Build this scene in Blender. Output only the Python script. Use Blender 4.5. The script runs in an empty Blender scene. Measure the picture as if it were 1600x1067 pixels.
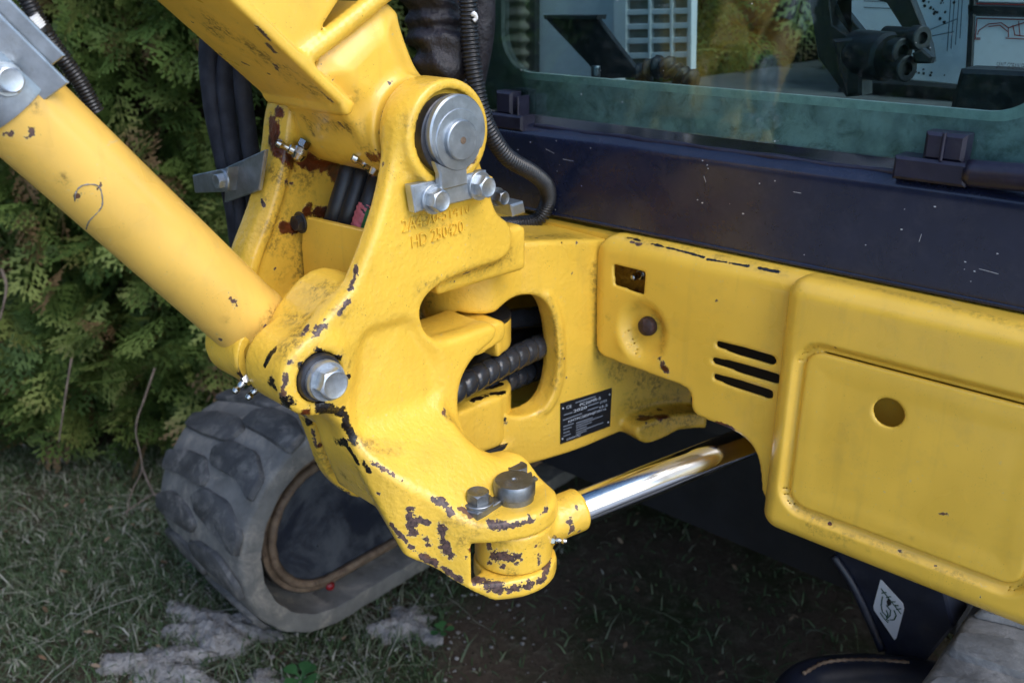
import bpy, math, random
import numpy as np
from mathutils import Vector, Matrix
from mathutils.bvhtree import BVHTree
random.seed(7); RNG = np.random.default_rng(7)
sc = bpy.context.scene
COL = sc.collection

# ------------------------------------------------------------------ camera
FOC = 1450.0; PITCH = math.radians(21.5); CAMH = 1.05
cam = bpy.data.cameras.new('camera'); camo = bpy.data.objects.new('camera', cam); COL.objects.link(camo)
camo.location = (0, 0, CAMH); camo.rotation_euler = (math.pi / 2 - PITCH, 0, 0)
cam.sensor_width = 36.0; cam.lens = FOC / 1600 * 36.0
cam.clip_start = 0.02; cam.clip_end = 400
cam.dof.use_dof = True; cam.dof.focus_distance = 0.86; cam.dof.aperture_fstop = 7.0
sc.camera = camo

# ------------------------------------------------------------------ sky, sun, exposure
world = bpy.data.worlds.new('World'); sc.world = world; world.use_nodes = True
wn = world.node_tree.nodes; wn.clear()
sky = wn.new('ShaderNodeTexSky'); sky.sky_type = 'NISHITA'; sky.sun_disc = False
SUN_EL = math.radians(48); SUN_AZ = math.radians(138)      # azimuth clockwise from +Y (behind the camera, to its right)
sky.sun_elevation = SUN_EL; sky.sun_rotation = SUN_AZ
sky.air_density = 1.0; sky.dust_density = 1.2; sky.ozone_density = 2.0
bg = wn.new('ShaderNodeBackground'); bg.inputs['Strength'].default_value = 0.15
wo = wn.new('ShaderNodeOutputWorld')
world.node_tree.links.new(sky.outputs[0], bg.inputs[0]); world.node_tree.links.new(bg.outputs[0], wo.inputs[0])
sun = bpy.data.lights.new('sun', 'SUN'); suno = bpy.data.objects.new('sun', sun); COL.objects.link(suno)
sun.energy = 0.75; sun.angle = math.radians(40); sun.color = (1.0, 0.97, 0.92)
sd = Vector((math.sin(SUN_AZ) * math.cos(SUN_EL), math.cos(SUN_AZ) * math.cos(SUN_EL), math.sin(SUN_EL)))
suno.rotation_euler = sd.to_track_quat('Z', 'Y').to_euler(); suno.location = (2, -2, 4)
sc.view_settings.view_transform = 'Standard'; sc.view_settings.look = 'None'
sc.view_settings.exposure = 1.2; sc.view_settings.gamma = 1.0
sc.view_settings.use_curve_mapping = False
sc.cycles.max_bounces = 7; sc.cycles.diffuse_bounces = 2; sc.cycles.glossy_bounces = 3; sc.cycles.transmission_bounces = 2; sc.cycles.transparent_max_bounces = 8
sc.cycles.use_adaptive_sampling = True; sc.cycles.adaptive_threshold = 0.025; sc.cycles.use_denoising = True
sc.cycles.caustics_reflective = False; sc.cycles.caustics_refractive = False

# ------------------------------------------------------------------ frames: every traced outline lies on a real plane of the machine
cR = np.array([1, 0, 0.]); cU = np.array([0, math.sin(PITCH), math.cos(PITCH)]); cF = np.array([0, math.cos(PITCH), -math.sin(PITCH)])
cC = np.array([0, 0, CAMH])
def ray(x, y): return ((x - 800) / FOC) * cR - ((y - 533.5) / FOC) * cU + cF
def at(x, y, d): return cC + ray(x, y) * d
def onz(x, y, z):
    r = ray(x, y); return cC + r * ((z - CAMH) / r[2])
class Frame:
    """a, b, c axes; px() gives the (a, b) of a photo point on the plane c = const"""
    def __init__(s, o, a, b, c): s.o = np.array(o, float); s.a = np.array(a, float); s.b = np.array(b, float); s.c = np.array(c, float)
    def px(s, x, y, c=0.0):
        r = ray(x, y); t = ((s.o - cC) @ s.c + c) / (r @ s.c); p = cC + r * t - s.o
        return (float(p @ s.a), float(p @ s.b))
    def pxs(s, pts, c=0.0): return [s.px(x, y, c) for x, y in pts]
    def P(s, a, b, c=0.0): return s.o + s.a * a + s.b * b + s.c * c
    def Ps(s, arr): arr = np.asarray(arr, float); return s.o + arr[:, :1] * s.a + arr[:, 1:2] * s.b + arr[:, 2:3] * s.c
def side_frame(o, az):      # a = rearward, b = up, c = out to the machine's left
    q = math.radians(az)
    return Frame(o, (math.sin(q), math.cos(q), 0), (0, 0, 1), (math.cos(q), -math.sin(q), 0))
def front_frame(o, az):     # a = to the machine's left, b = up, c = forward
    q = math.radians(az)
    return Frame(o, (math.cos(q), -math.sin(q), 0), (0, 0, 1), (-math.sin(q), -math.cos(q), 0))
UP = np.array([0, 0, 1.])
B = side_frame(at(700, 330, 0.85), 45)                 # swing bracket
D = side_frame(B.P(.12, -.1, -.045), 54.7)             # flared side plate of the swing post
Fm = front_frame(D.P(.124, -.06, .015), 41.5)          # machine front
T = side_frame((0, 0, 0), 41.5)                        # undercarriage (c measured from the camera's foot)
AX = (.112, -.1)                                       # swing axis in B (a, c)

# ------------------------------------------------------------------ object helpers
def setp(o, label=None, cat=None, group=None, kind=None):
    if label: o['label'] = label
    if cat: o['category'] = cat
    if group: o['group'] = group
    if kind: o['kind'] = kind
    return o
def thing(name, label, cat, loc=(0, 0, 0), group=None):
    o = bpy.data.objects.new(name, None); o.empty_display_size = .02; o.location = tuple(float(q) for q in loc); COL.objects.link(o)
    return setp(o, label, cat, group)
def link(name, me, mat=None, parent=None):
    o = bpy.data.objects.new(name, me); COL.objects.link(o)
    if mat is not None and len(me.materials) == 0: me.materials.append(mat)
    if parent is not None:
        o.parent = parent
        if parent.type == 'EMPTY': o.location = -parent.location
    return o
def mesh(verts, faces, smooth=True, name='m', sharp=None):
    me = bpy.data.meshes.new(name)
    me.from_pydata([tuple(map(float, v)) for v in verts], [], [tuple(int(q) for q in f) for f in faces])
    me.update()
    if smooth: me.polygons.foreach_set('use_smooth', [True] * len(me.polygons))
    if sharp is not None: me.set_sharp_from_angle(angle=math.radians(sharp))
    return me
def setattrf(me, nm, arr):
    a = me.attributes.new(nm, 'FLOAT', 'POINT'); a.data.foreach_set('value', np.asarray(arr, np.float32))

def basis(axis):
    z = np.array(axis, float); z = z / np.linalg.norm(z)
    x = np.cross([0, 0, 1.], z)
    if np.linalg.norm(x) < 1e-3: x = np.array([1., 0, 0])
    x /= np.linalg.norm(x); y = np.cross(z, x)
    return x, y, z
def lathe(prof, pos, axis, seg=32, caps=True, sharp=35):
    x, y, z = basis(axis); pos = np.array(pos, float); V = []; Fc = []
    n = len(prof)
    for r, h in prof:
        for k in range(seg):
            a = 2 * math.pi * k / seg
            V.append(pos + x * (r * math.cos(a)) + y * (r * math.sin(a)) + z * h)
    for i in range(n - 1):
        for k in range(seg):
            k2 = (k + 1) % seg
            Fc.append((i * seg + k, i * seg + k2, (i + 1) * seg + k2, (i + 1) * seg + k))
    if caps:
        Fc.append(tuple(range(seg))[::-1]); Fc.append(tuple(range((n - 1) * seg, n * seg)))
    return mesh(V, Fc, True, sharp=sharp)
def hexhead(pos, axis, r, h, rot=0.2):
    x, y, z = basis(axis); pos = np.array(pos, float); V = []; Fc = []
    seg = 24
    # hex prism whose top is chamfered to a circle, with a shallow dished top
    def hexr(a):
        q = (a % (math.pi / 3)) - math.pi / 6
        return r * math.cos(math.pi / 6) / math.cos(q)
    rings = []
    for (mode, hh) in (('hex', 0), ('hex', h * .80), ('cir', h * .97), ('in', h), ('in2', h * .93)):
        ring = []
        for k in range(seg):
            a = 2 * math.pi * k / seg; hr = hexr(a)
            if mode == 'hex':
                rr = hr; h2 = hh + (0 if hh == 0 else (h * .17) * (1 - (hr - r * .866) / (r * .134)))
            elif mode == 'cir': rr = r * .86; h2 = hh
            elif mode == 'in': rr = r * .80; h2 = hh
            else: rr = r * .62; h2 = hh
            ring.append(len(V)); V.append(pos + x * rr * math.cos(a + rot) + y * rr * math.sin(a + rot) + z * h2)
        rings.append(ring)
    for i in range(len(rings) - 1):
        for k in range(seg):
            k2 = (k + 1) % seg; Fc.append((rings[i][k], rings[i][k2], rings[i + 1][k2], rings[i + 1][k]))
    Fc.append(tuple(rings[-1]))
    return mesh(V, Fc, True, sharp=28)
def catmull(pts, n):
    P = np.array(pts, float); P = np.vstack([2 * P[0] - P[1], P, 2 * P[-1] - P[-2]]); out = []
    m = len(P) - 3
    for i in range(n):
        t = i / (n - 1) * m; k = min(int(t), m - 1); q = t - k
        a, b, c, d = P[k:k + 4]
        out.append(.5 * ((2 * b) + (-a + c) * q + (2 * a - 5 * b + 4 * c - d) * q * q + (-a + 3 * b - 3 * c + d) * q ** 3))
    O = np.array(out); L = np.r_[0, np.cumsum(np.linalg.norm(np.diff(O, axis=0), axis=1))]
    s = np.linspace(0, L[-1], n)
    return np.stack([np.interp(s, L, O[:, j]) for j in range(3)], 1), L[-1]
def tube(pts, r, seg=14, n=60, rfun=None, flat=None, sharp=None, resample=True):
    """swept tube; rfun(i, s, ang) scales the radius; flat = (dir, factor) squashes it across dir"""
    if resample: P, L = catmull(pts, n)
    else: P = np.array(pts, float); n = len(P); L = 1
    Tn = np.gradient(P, axis=0); Tn /= np.linalg.norm(Tn, axis=1)[:, None]
    nx = np.cross(Tn[0], [0.3, .2, 1.]); nx /= np.linalg.norm(nx)
    V = []; Fc = []
    s = np.r_[0, np.cumsum(np.linalg.norm(np.diff(P, axis=0), axis=1))]
    for i in range(n):
        nx = nx - Tn[i] * (nx @ Tn[i]); nx /= np.linalg.norm(nx); ny = np.cross(Tn[i], nx)
        for k in range(seg):
            a = 2 * math.pi * k / seg
            rr = r if rfun is None else r * rfun(i, s[i], a)
            off = (nx * math.cos(a) + ny * math.sin(a)) * rr
            if flat is not None:
                fd = np.array(flat[0], float); fd = fd - Tn[i] * (fd @ Tn[i]); fd /= np.linalg.norm(fd)
                off = off - fd * (off @ fd) * (1 - flat[1])
            V.append(P[i] + off)
    for i in range(n - 1):
        for k in range(seg):
            k2 = (k + 1) % seg; Fc.append((i * seg + k, i * seg + k2, (i + 1) * seg + k2, (i + 1) * seg + k))
    Fc.append(tuple(range(seg))[::-1]); Fc.append(tuple(range((n - 1) * seg, n * seg)))
    return mesh(V, Fc, True, sharp=sharp)
def prism(fr, poly, c0, c1, bevel=0.0, sharp=30):
    """outline (a, b) on a frame, from c0 (back) to c1 (front), with a bevelled front edge"""
    P = np.array(poly, float); n = len(P)
    area = .5 * np.sum(P[:, 0] * np.roll(P[:, 1], -1) - np.roll(P[:, 0], -1) * P[:, 1])
    if area < 0: P = P[::-1]
    def inset(P, d):
        e = np.roll(P, -1, 0) - P; e /= np.maximum(np.linalg.norm(e, axis=1)[:, None], 1e-9)
        nrm = np.stack([-e[:, 1], e[:, 0]], 1); m = nrm + np.roll(nrm, 1, 0)
        m /= np.maximum((m * nrm).sum(1)[:, None], .3)
        return P + m * d
    rings = [np.c_[P, np.full(n, c0)]]
    if bevel > 0:
        rings.append(np.c_[P, np.full(n, c1 - bevel)]); rings.append(np.c_[inset(P, bevel), np.full(n, c1)])
    else: rings.append(np.c_[P, np.full(n, c1)])
    V = fr.Ps(np.vstack(rings)); Fc = []
    for i in range(len(rings) - 1):
        for k in range(n):
            k2 = (k + 1) % n; Fc.append((i * n + k, i * n + k2, (i + 1) * n + k2, (i + 1) * n + k))
    Fc.append(tuple(range(n))[::-1]); Fc.append(tuple(range((len(rings) - 1) * n, len(rings) * n)))
    return mesh(V, Fc, True, sharp=sharp)
def box(fr, a0, a1, b0, b1, c0, c1, bevel=.002): return prism(fr, [(a0, b0), (a1, b0), (a1, b1), (a0, b1)], c0, c1, bevel)
def rrect(a0, a1, b0, b1, r, k=6):
    out = []
    for cx, cy, s in ((a1 - r, b0 + r, -90), (a1 - r, b1 - r, 0), (a0 + r, b1 - r, 90), (a0 + r, b0 + r, 180)):
        for i in range(k + 1):
            q = math.radians(s + 90 * i / k); out.append((cx + r * math.cos(q), cy + r * math.sin(q)))
    return out
def chaikin(P, it=2):
    P = np.array(P, float)
    for _ in range(it):
        Q = np.roll(P, -1, 0); P = np.stack([.75 * P + .25 * Q, .25 * P + .75 * Q], 1).reshape(-1, 2)
    return P
def strip(fr, pts, w, c, h=.0004):
    """flat printed stroke on a plane"""
    P = np.array(pts, float); V = []; Fc = []
    for i in range(len(P) - 1):
        d = P[i + 1] - P[i]; L = np.linalg.norm(d)
        if L < 1e-7: continue
        d /= L; nn = np.array([-d[1], d[0]]) * w / 2; b = len(V)
        for q in (P[i] - nn - d * w * .3, P[i + 1] - nn + d * w * .3, P[i + 1] + nn + d * w * .3, P[i] + nn - d * w * .3): V.append(fr.P(q[0], q[1], c))
        Fc.append((b, b + 1, b + 2, b + 3))
    return V, Fc
def strips(fr, lines, w, c):
    V = []; Fc = []
    for ln in lines:
        v, f_ = strip(fr, ln, w, c); b = len(V); V += v; Fc += [tuple(q + b for q in t) for t in f_]
    return mesh(V, Fc, False)
def text(body, fr, a, b, c, size, ang=0.0, extrude=0.0, width=None, bold=0.0, xs=1.0):
    cu = bpy.data.curves.new('t', 'FONT'); cu.body = body; cu.size = 1.0; cu.extrude = 0.0; cu.offset = bold; cu.resolution_u = 3
    ob = bpy.data.objects.new('t', cu); COL.objects.link(ob)
    dg = bpy.context.evaluated_depsgraph_get(); m0 = bpy.data.meshes.new_from_object(ob.evaluated_get(dg))
    V = np.array([v.co[:] for v in m0.vertices]); Fc = [tuple(p.vertices) for p in m0.polygons]
    bpy.data.objects.remove(ob); bpy.data.curves.remove(cu); bpy.data.meshes.remove(m0)
    w0 = V[:, 0].max() - V[:, 0].min(); V[:, 0] -= V[:, 0].min()
    sx = (width / w0) if width else size * xs
    X = V[:, 0] * sx; Y = V[:, 1] * size; ca, sa = math.cos(ang), math.sin(ang)
    base = np.c_[a + X * ca - Y * sa, b + X * sa + Y * ca, np.full(len(V), c)]
    if extrude <= 0: return mesh(fr.Ps(base), Fc, False)
    top = base.copy(); top[:, 2] += extrude
    from collections import Counter
    cnt = Counter(); dirs = {}
    for f_ in Fc:
        for i in range(len(f_)):
            e = (f_[i], f_[(i + 1) % len(f_)]); k = tuple(sorted(e)); cnt[k] += 1; dirs[k] = e
    n = len(V); F2 = [tuple(q + n for q in f_) for f_ in Fc]
    for k, v in cnt.items():
        if v == 1: i, j = dirs[k]; F2.append((i, j, j + n, i + n))
    return mesh(fr.Ps(np.vstack([base, top])), F2, True, sharp=40)

# ------------------------------------------------------------------ distance-field casting helpers
def poly_sd(X, Y, P):
    P = np.asarray(P, np.float32); d = np.full(np.broadcast(X, Y).shape, 1e9, np.float32); ins = np.zeros(d.shape, bool)
    n = len(P)
    for i in range(n):
        x0, y0 = P[i]; x1, y1 = P[(i + 1) % n]; ex, ey = x1 - x0, y1 - y0
        wx, wy = X - x0, Y - y0
        t = np.clip((wx * ex + wy * ey) / (ex * ex + ey * ey + 1e-12), 0, 1)
        d = np.minimum(d, (wx - ex * t) ** 2 + (wy - ey * t) ** 2)
        c1 = (y0 > Y) != (y1 > Y)
        if abs(ey) > 1e-12: ins ^= c1 & (X < ex * (Y - y0) / ey + x0)
    d = np.sqrt(d)
    return np.where(ins, -d, d)
def slab(x, lo, hi): return np.abs(x - (lo + hi) / 2) - (hi - lo) / 2
def rmax(a, b, r):   # intersection with an edge of radius r
    a = a + r; b = b + r
    return np.minimum(np.maximum(a, b), 0) + np.sqrt(np.maximum(a, 0) ** 2 + np.maximum(b, 0) ** 2) - r
def smin(a, b, k):
    h = np.clip(.5 + .5 * (b - a) / k, 0, 1); return b + (a - b) * h - k * h * (1 - h)
def smax(a, b, k): return -smin(-a, -b, k)
def sstep(x, a, b):
    t = np.clip((x - a) / (b - a), 0, 1); return t * t * (3 - 2 * t)
class Grid:
    def __init__(s, lo, hi, h):
        s.lo = np.array(lo, float); s.h = h
        n = np.ceil((np.array(hi) - s.lo) / h).astype(int) + 1; s.n = n
        s.A = (s.lo[0] + h * np.arange(n[0])).astype(np.float32)[:, None, None]
        s.B = (s.lo[1] + h * np.arange(n[1])).astype(np.float32)[None, :, None]
        s.C = (s.lo[2] + h * np.arange(n[2])).astype(np.float32)[None, None, :]
    def full(s, d): return np.array(np.broadcast_to(d, s.n), np.float32)
def surface(g, d, fr, name='cast'):
    v = g.full(d); ins = v < 0
    # close the field at the grid border
    for ax in range(3):
        sl = [slice(None)] * 3
        for e in (0, -1): sl[ax] = e; v[tuple(sl)] = np.maximum(v[tuple(sl)], g.h * .3)
    ins = v < 0
    c = [ins[i:ins.shape[0] - 1 + i, j:ins.shape[1] - 1 + j, k:ins.shape[2] - 1 + k] for i in (0, 1) for j in (0, 1) for k in (0, 1)]
    sm = sum(q.astype(np.int8) for q in c); mixed = (sm > 0) & (sm < 8)
    ci = np.argwhere(mixed); idx = -np.ones(mixed.shape, np.int64); idx[mixed] = np.arange(len(ci))
    off = np.array([(i, j, k) for i in (0, 1) for j in (0, 1) for k in (0, 1)])
    val = np.stack([v[ci[:, 0] + o[0], ci[:, 1] + o[1], ci[:, 2] + o[2]] for o in off], 1)
    acc = np.zeros((len(ci), 3)); cnt = np.zeros(len(ci))
    for a in range(8):
        for b in range(a + 1, 8):
            if np.abs(off[a] - off[b]).sum() != 1: continue
            va, vb = val[:, a], val[:, b]; m = (va < 0) != (vb < 0)
            t = va[m] / (va[m] - vb[m]); acc[m] += off[a] + (off[b] - off[a]) * t[:, None]; cnt[m] += 1
    pos = g.lo + (ci + acc / cnt[:, None]) * g.h
    quads = []
    for ax in range(3):
        o1, o2 = [q for q in range(3) if q != ax]
        sa = [slice(None)] * 3; sb = [slice(None)] * 3; sa[ax] = slice(0, -1); sb[ax] = slice(1, None)
        A_, B_ = ins[tuple(sa)], ins[tuple(sb)]; e = np.argwhere(A_ != B_)
        e = e[(e[:, o1] > 0) & (e[:, o2] > 0) & (e[:, o1] < ins.shape[o1] - 1) & (e[:, o2] < ins.shape[o2] - 1)]
        fl = A_[e[:, 0], e[:, 1], e[:, 2]]
        def cell(d1, d2):
            q = e.copy(); q[:, o1] -= d1; q[:, o2] -= d2; return idx[q[:, 0], q[:, 1], q[:, 2]]
        q = np.stack([cell(1, 1), cell(0, 1), cell(0, 0), cell(1, 0)], 1)
        if ax == 1: fl = ~fl
        q[~fl] = q[~fl][:, ::-1]; quads.append(q)
    Q = np.vstack(quads); Q = Q[(Q >= 0).all(1)]
    W = fr.Ps(pos)
    if np.dot(np.cross(fr.a, fr.b), fr.c) < 0: Q = Q[:, ::-1]
    me = bpy.data.meshes.new(name)
    me.vertices.add(len(W)); me.vertices.foreach_set('co', W.astype(np.float32).ravel())
    me.loops.add(len(Q) * 4); me.loops.foreach_set('vertex_index', Q.astype(np.int32).ravel())
    me.polygons.add(len(Q)); me.polygons.foreach_set('loop_start', np.arange(0, len(Q) * 4, 4, dtype=np.int32))
    me.polygons.foreach_set('use_smooth', np.ones(len(Q), bool))
    me.update(calc_edges=True); me.validate()
    return me
def verts_of(me):
    a = np.empty(len(me.vertices) * 3, np.float32); me.vertices.foreach_get('co', a); return a.reshape(-1, 3)
def marks(me, **kinds):
    """wear with a place of its own: each mark is (x, y, r[, x2, y2]) - a spot or a stroke on the surface seen there"""
    V = verts_of(me); bvh = BVHTree.FromPolygons([tuple(v) for v in V.tolist()], [tuple(p.vertices) for p in me.polygons])
    def hit(x, y):
        r = ray(x, y); loc, nrm, i, d = bvh.ray_cast(Vector(cC), Vector(r / np.linalg.norm(r)), 6); return None if loc is None else np.array(loc)
    for nm, lst in kinds.items():
        A = np.zeros(len(V), np.float32)
        for m in lst:
            p = hit(m[0], m[1])
            if p is None: continue
            rad = m[2] * .00062
            if len(m) >= 5:
                q = hit(m[3], m[4]); q = p if q is None else q
                e = q - p; t = np.clip(((V - p) @ e) / (e @ e + 1e-12), 0, 1); dd = np.linalg.norm(V - (p + t[:, None] * e), axis=1)
            else: dd = np.linalg.norm(V - p, axis=1)
            A = np.maximum(A, np.clip(1 - dd / (rad * {'chip': 1.08, 'grease': .95}.get(nm, 1.6)), 0, 1))
        setattrf(me, nm, A)

# ------------------------------------------------------------------ materials
class NT:
    def __init__(s, name):
        s.m = bpy.data.materials.new(name); s.m.use_nodes = True; s.t = s.m.node_tree; s.n = s.t.nodes; s.n.clear()
        s.out = s.n.new('ShaderNodeOutputMaterial')
        s.co = s.n.new('ShaderNodeTexCoord').outputs['Object']
    def L(s, a, b): s.t.links.new(a, b)
    def noise(s, scale, detail=4, rough=.55, dist=0.0, co=None):
        q = s.n.new('ShaderNodeTexNoise'); q.inputs['Scale'].default_value = scale; q.inputs['Detail'].default_value = detail
        q.inputs['Roughness'].default_value = rough; q.inputs['Distortion'].default_value = dist
        s.L(co or s.co, q.inputs['Vector']); return q.outputs['Fac']
    def math(s, op, a, b=None, clamp=False):
        q = s.n.new('ShaderNodeMath'); q.operation = op; q.use_clamp = clamp
        for i, v in enumerate((a, b)):
            if v is None: continue
            if isinstance(v, (int, float)): q.inputs[i].default_value = v
            else: s.L(v, q.inputs[i])
        return q.outputs[0]
    def ramp(s, v, a, b):     # smooth 0..1 between a and b
        q = s.n.new('ShaderNodeMapRange'); q.interpolation_type = 'SMOOTHSTEP'
        q.inputs['From Min'].default_value = a; q.inputs['From Max'].default_value = b; s.L(v, q.inputs['Value']); return q.outputs['Result']
    def mix(s, f, a, b):
        q = s.n.new('ShaderNodeMix'); q.data_type = 'RGBA'
        if isinstance(f, (int, float)): q.inputs[0].default_value = f
        else: s.L(f, q.inputs[0])
        for i, v in ((6, a), (7, b)):
            if isinstance(v, tuple): q.inputs[i].default_value = (*v, 1)
            else: s.L(v, q.inputs[i])
        return q.outputs[2]
    def mixf(s, f, a, b):
        q = s.n.new('ShaderNodeMix'); q.data_type = 'FLOAT'; s.L(f, q.inputs[0])
        for i, v in ((2, a), (3, b)):
            if isinstance(v, (int, float)): q.inputs[i].default_value = v
            else: s.L(v, q.inputs[i])
        return q.outputs[0]
    def mapped(s, scale, rot=(0, 0, 0)):
        q = s.n.new('ShaderNodeMapping'); q.inputs['Scale'].default_value = scale; q.inputs['Rotation'].default_value = rot; s.L(s.co, q.inputs['Vector']); return q.outputs[0]
    def attr(s, nm):
        q = s.n.new('ShaderNodeAttribute'); q.attribute_name = nm; return q.outputs['Fac']
    def bump(s, h, strength, dist, prev=None):
        q = s.n.new('ShaderNodeBump'); q.inputs['Strength'].default_value = strength; q.inputs['Distance'].default_value = dist
        s.L(h, q.inputs['Height'])
        if prev is not None: s.L(prev, q.inputs['Normal'])
        return q.outputs[0]
    def pbr(s, col, rough=.5, metal=0.0, normal=None, spec=.5, **kw):
        p = s.n.new('ShaderNodeBsdfPrincipled')
        for k, v in (('Base Color', col), ('Roughness', rough), ('Metallic', metal), ('Specular IOR Level', spec)):
            if isinstance(v, tuple): p.inputs[k].default_value = (*v, 1)
            elif isinstance(v, (int, float)): p.inputs[k].default_value = v
            else: s.L(v, p.inputs[k])
        if normal is not None: s.L(normal, p.inputs['Normal'])
        for k, v in kw.items(): p.inputs[k.replace('_', ' ')].default_value = v
        s.L(p.outputs[0], s.out.inputs[0]); s.p = p; return s.m

def paint(name, base, peel=.25, speck=.5, edge=0.0, peel_scale=260, grime=1.0):
    t = NT(name)
    n1 = t.noise(240, 3, .6); n2 = t.noise(14, 2); n3 = t.noise(620, 2, .6); n4 = t.noise(45, 3, .6)
    col = t.mix(t.ramp(n2, .3, .75), tuple(c * .93 for c in base), tuple(min(1, c * 1.04) for c in base))
    # dusty film and faint smears
    film = t.math('MULTIPLY', t.ramp(t.noise(32, 4, .7), .5, .78), .16)
    col = t.mix(film, col, (.34, .25, .08))
    # rain streaks and fine scuffs
    st = t.math('MULTIPLY', t.ramp(t.noise(1.0, 3, .6, 0, t.mapped((55, 55, 5))), .52, .74), .13)
    col = t.mix(st, col, (.30, .20, .055))
    sc1 = t.ramp(t.noise(1.0, 2, .5, 0, t.mapped((14, 320, 320), (.5, .9, .4))), .70, .735)
    sc2 = t.ramp(t.noise(1.0, 2, .5, 0, t.mapped((300, 12, 300), (.2, .5, 1.1))), .705, .74)
    scf = t.math('MULTIPLY', t.math('MAXIMUM', sc1, sc2), t.math('MULTIPLY', t.ramp(n2, .42, .62), .5))
    col = t.mix(scf, col, (.62, .50, .26))
    # chips
    rag = t.math('ADD', t.math('MULTIPLY', t.math('SUBTRACT', t.noise(95, 4, .68), .5), 2.3), t.math('MULTIPLY', t.math('SUBTRACT', n1, .5), 1.5))
    cv = t.math('ADD', t.attr('chip'), rag)
    has = t.ramp(t.attr('chip'), .02, .12)
    chip = t.math('MULTIPLY', t.ramp(cv, .46, .50), has)
    rim = t.math('MULTIPLY', t.ramp(cv, .24, .46), has)
    if edge > 0:
        geo = t.n.new('ShaderNodeNewGeometry')
        pe = t.math('ADD', geo.outputs['Pointiness'], t.math('MULTIPLY', t.math('SUBTRACT', n1, .5), .16))
        em = t.math('MULTIPLY', t.ramp(pe, .60, .63), edge)
        chip = t.math('MAXIMUM', chip, em)
    # tiny specks of dirt
    sp = t.math('MULTIPLY', t.ramp(n3, .655, .70), t.math('MULTIPLY', t.ramp(n4, .50, .62), speck))
    # grease and rust stains
    gv = t.math('ADD', t.attr('grease'), t.math('MULTIPLY', t.math('SUBTRACT', t.noise(90, 4, .72), .5), 2.2))
    gm = t.math('MULTIPLY', t.ramp(gv, .34, .52), t.ramp(t.attr('grease'), .02, .20))
    dn = t.math('MULTIPLY', t.ramp(t.noise(210, 4, .75), .42, .62), t.ramp(n4, .38, .60))
    dm = t.math('MULTIPLY', t.math('ADD', t.math('MULTIPLY', dn, .75), .12), t.math('MULTIPLY', t.ramp(t.attr('grime'), .0, .75), grime))
    rv = t.math('ADD', t.attr('rust'), t.math('MULTIPLY', t.math('SUBTRACT', t.noise(80, 4, .72), .5), 2.0))
    rm = t.math('MULTIPLY', t.ramp(rv, .35, .62), t.ramp(t.attr('rust'), .02, .2))
    col = t.mix(t.math('MULTIPLY', rim, .55), col, (.72, .55, .20))
    col = t.mix(dm, col, (.085, .052, .015))
    col = t.mix(sp, col, (.06, .04, .02))
    col = t.mix(chip, col, t.mix(t.ramp(n4, .52, .66), t.mix(t.ramp(n1, .35, .65), (.030, .018, .018), (.12, .070, .060)), (.15, .065, .028)))
    col = t.mix(rm, col, t.mix(t.ramp(n4, .4, .65), (.14, .030, .006), (.030, .008, .005)))
    col = t.mix(gm, col, (.008, .006, .006))
    ro = t.mixf(chip, t.mixf(t.ramp(n2, .3, .7), .26, .38), .62)
    ro = t.mixf(gm, ro, .22); ro = t.mixf(dm, ro, .55); ro = t.mixf(rm, ro, .3)
    b1 = t.bump(t.noise(peel_scale, 2, .5), peel, .0012, t.bump(n4, peel * .45, .0022))
    b2 = t.bump(chip, .9, -.0009, b1)
    b3 = t.bump(t.math('MULTIPLY', t.math('ADD', gm, rm), n1), .7, .002, b2)
    t.pbr(col, ro, 0.0, b3, .5, Coat_Weight=.25, Coat_Roughness=.10)
    return t.m
YEL = (.85, .525, .060)
M = {}
M['cast'] = paint('yellow_cast_paint', YEL, peel=.62, speck=.75, edge=.0, peel_scale=190, grime=.8)
M['sheet'] = paint('yellow_sheet_paint', (.84, .520, .062), peel=.05, speck=.35, peel_scale=120, grime=.5)
M['boom'] = paint('yellow_boom_paint', (.86, .53, .065), peel=.16, speck=.6, peel_scale=150)
M['cyl'] = paint('yellow_cylinder_paint', (.85, .52, .105), peel=.04, speck=.35, peel_scale=90)

def metal(name, col, rough, noise=60, var=.25, metallic=1.0, dirt=0.0, dirtcol=(.03, .022, .015)):
    t = NT(name); n = t.noise(noise, 6, .65); n2 = t.noise(noise * 5, 4, .6)
    c = t.mix(t.ramp(n, .3, .75), tuple(q * (1 - var) for q in col), col)
    if dirt > 0:
        dm = t.math('MULTIPLY', t.ramp(t.noise(noise * .8, 7, .75, .4), .52, .72), dirt)
        c = t.mix(dm, c, dirtcol); mt = t.mixf(dm, metallic, .1); r = t.mixf(dm, t.mixf(n, rough * .8, rough * 1.3), .7)
    else: mt = metallic; r = t.mixf(n, rough * .8, rough * 1.3)
    return t.pbr(c, r, mt, t.bump(n2, .12, .0006))
M['zinc'] = metal('zinc_plate', (.52, .57, .62), .40, 45, .35, .88, dirt=.45, dirtcol=(.12, .11, .09))
M['zincbolt'] = metal('zinc_bolt', (.56, .61, .66), .36, 120, .30, .85, dirt=.40, dirtcol=(.10, .09, .07))
M['steel'] = metal('dull_steel', (.30, .32, .34), .42, 90, .35, dirt=.6)
M['dark_steel'] = metal('dark_greasy_steel', (.10, .10, .11), .35, 90, .4, .8, dirt=.8)
M['nipple'] = metal('nickel_nipple', (.55, .55, .52), .18, 200, .3, dirt=.5, dirtcol=(.10, .008, .010))
t = NT('chrome_rod'); n = t.noise(40, 5, .6)
M['chrome'] = t.pbr((.76, .78, .82), t.mixf(t.ramp(n, .45, .8), .12, .22), 1.0)
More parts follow.
